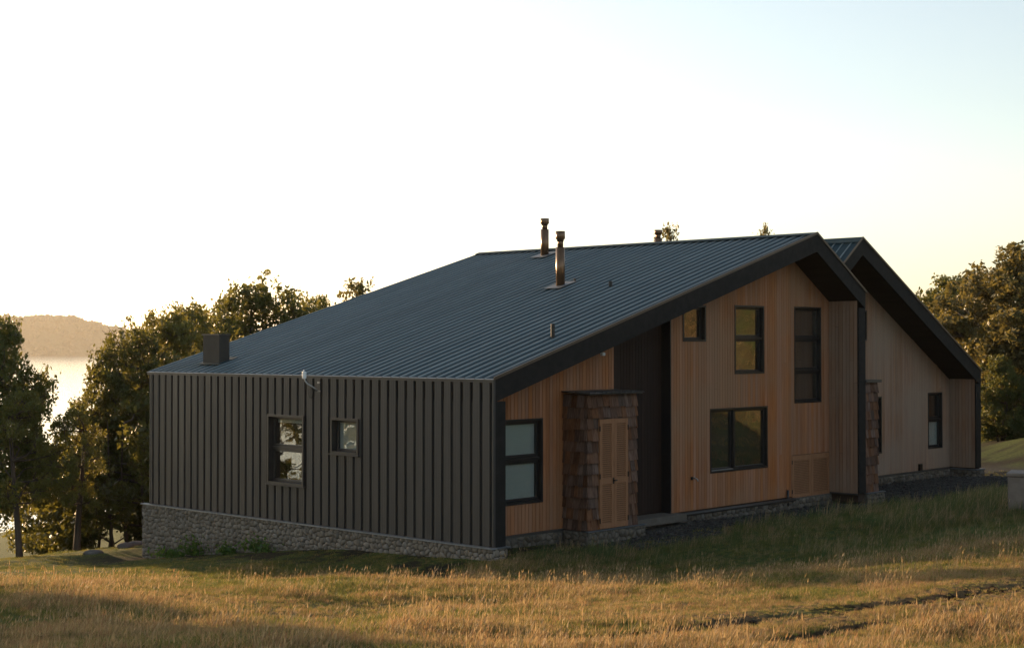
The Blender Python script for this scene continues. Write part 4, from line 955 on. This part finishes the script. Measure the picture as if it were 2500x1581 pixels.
rng = np.random.default_rng(31); x = rng.uniform(17, 52, 9000); y = rng.uniform(-42, -3, 9000)
k = (y < -3 - .25 * (x - 17)) & (rng.uniform(0, 1, 9000) < .35 + .6 * (fbm(x / 2.5, y / 2.5, 91) > .5))
scatter('hillside_grass', gp_dry, np.stack([x, y, ground_z(x, y)], 1)[k], rng.uniform(0, 6.28, 9000)[k], rng.uniform(1.0, 3.2, 9000)[k], 'dry tufts on the hillside that the gable windows mirror')
def pebble(seed):
    r_ = np.random.default_rng(seed); bm = bmesh.new(); bmesh.ops.create_icosphere(bm, subdivisions=1, radius=.020)
    for v in bm.verts: v.co = Vector((v.co.x * r_.uniform(.7, 1.3), v.co.y * r_.uniform(.7, 1.3), v.co.z * r_.uniform(.4, .8)))
    me = bpy.data.meshes.new('pebble'); bm.to_mesh(me); bm.free(); me.materials.append(M['pebble']); return bpy.data.objects.new('pebble', me)
M['pebble'] = surf('gravel_stone', (.026, .024, .022), (.085, .080, .072), rough=.92, scale=4, rnd=.45, spec=.1)
x = rng.uniform(1.2, 27, 26000); y = rng.uniform(-3.2, 2.2, 26000); dry, soil, grav, hgt = zones(x, y)
k = (rng.uniform(0, 1, 26000) < grav * .9 + .02) & ~((y > .75) & (x < 14.2)) & ~((x > 2.9) & (x < 4.9) & (y > .1)) & ~((x > 14) & (x < 15.1) & (y > -.1)) & ~((x > 4.7) & (x < 7) & (y > .5)) & ~((x > 23.2) & (x < 24) & (y > 1.2))
scatter('gravel', [pebble(500 + q) for q in range(5)], np.stack([x, y, ground_z(x, y) + .006], 1)[k], rng.uniform(0, 6.28, 26000)[k], np.exp(rng.normal(0, .45, 26000))[k], 'dark gravel strewn along the foot of the gable walls')
x, y, d, rng = grass_points(9000, 12, 24, 41, 1.0); sl = 1 - sstep(.12, .4, rut_dist(x, y)); k = rng.uniform(0, 1, len(x)) < sl * .6
M['clod'] = surf('soil_clod', (.016, .012, .009), (.05, .038, .028), rough=.95, scale=9, rnd=.4, spec=.05)
cl = [pebble(520 + q) for q in range(4)]
for o in cl: o.data.materials.clear(); o.data.materials.append(M['clod'])
scatter('soil_clods', cl, np.stack([x, y, ground_z(x, y) - .05], 1)[k], rng.uniform(0, 6.28, len(x))[k], np.exp(rng.normal(.35, .5, len(x)))[k], 'dark clods of soil turned up in the wheel rut')

# ------------------------------------------------------------------ haze over the lake
m, n, L = NM('haze_air')
out = N(n, 'ShaderNodeOutputMaterial'); pv = N(n, 'ShaderNodeVolumePrincipled')
pv.inputs['Color'].default_value = (.98, .92, .80, 1); pv.inputs['Density'].default_value = .000064; pv.inputs['Anisotropy'].default_value = .35
L.new(pv.outputs[0], out.inputs['Volume']); M['haze'] = m
tag(MB().box(-3600, 5300, -2700, 5700, -70, 150).build('haze', 'haze'), 'thin sunlit haze hanging over the lake and the hill', 'haze', kind='stuff')
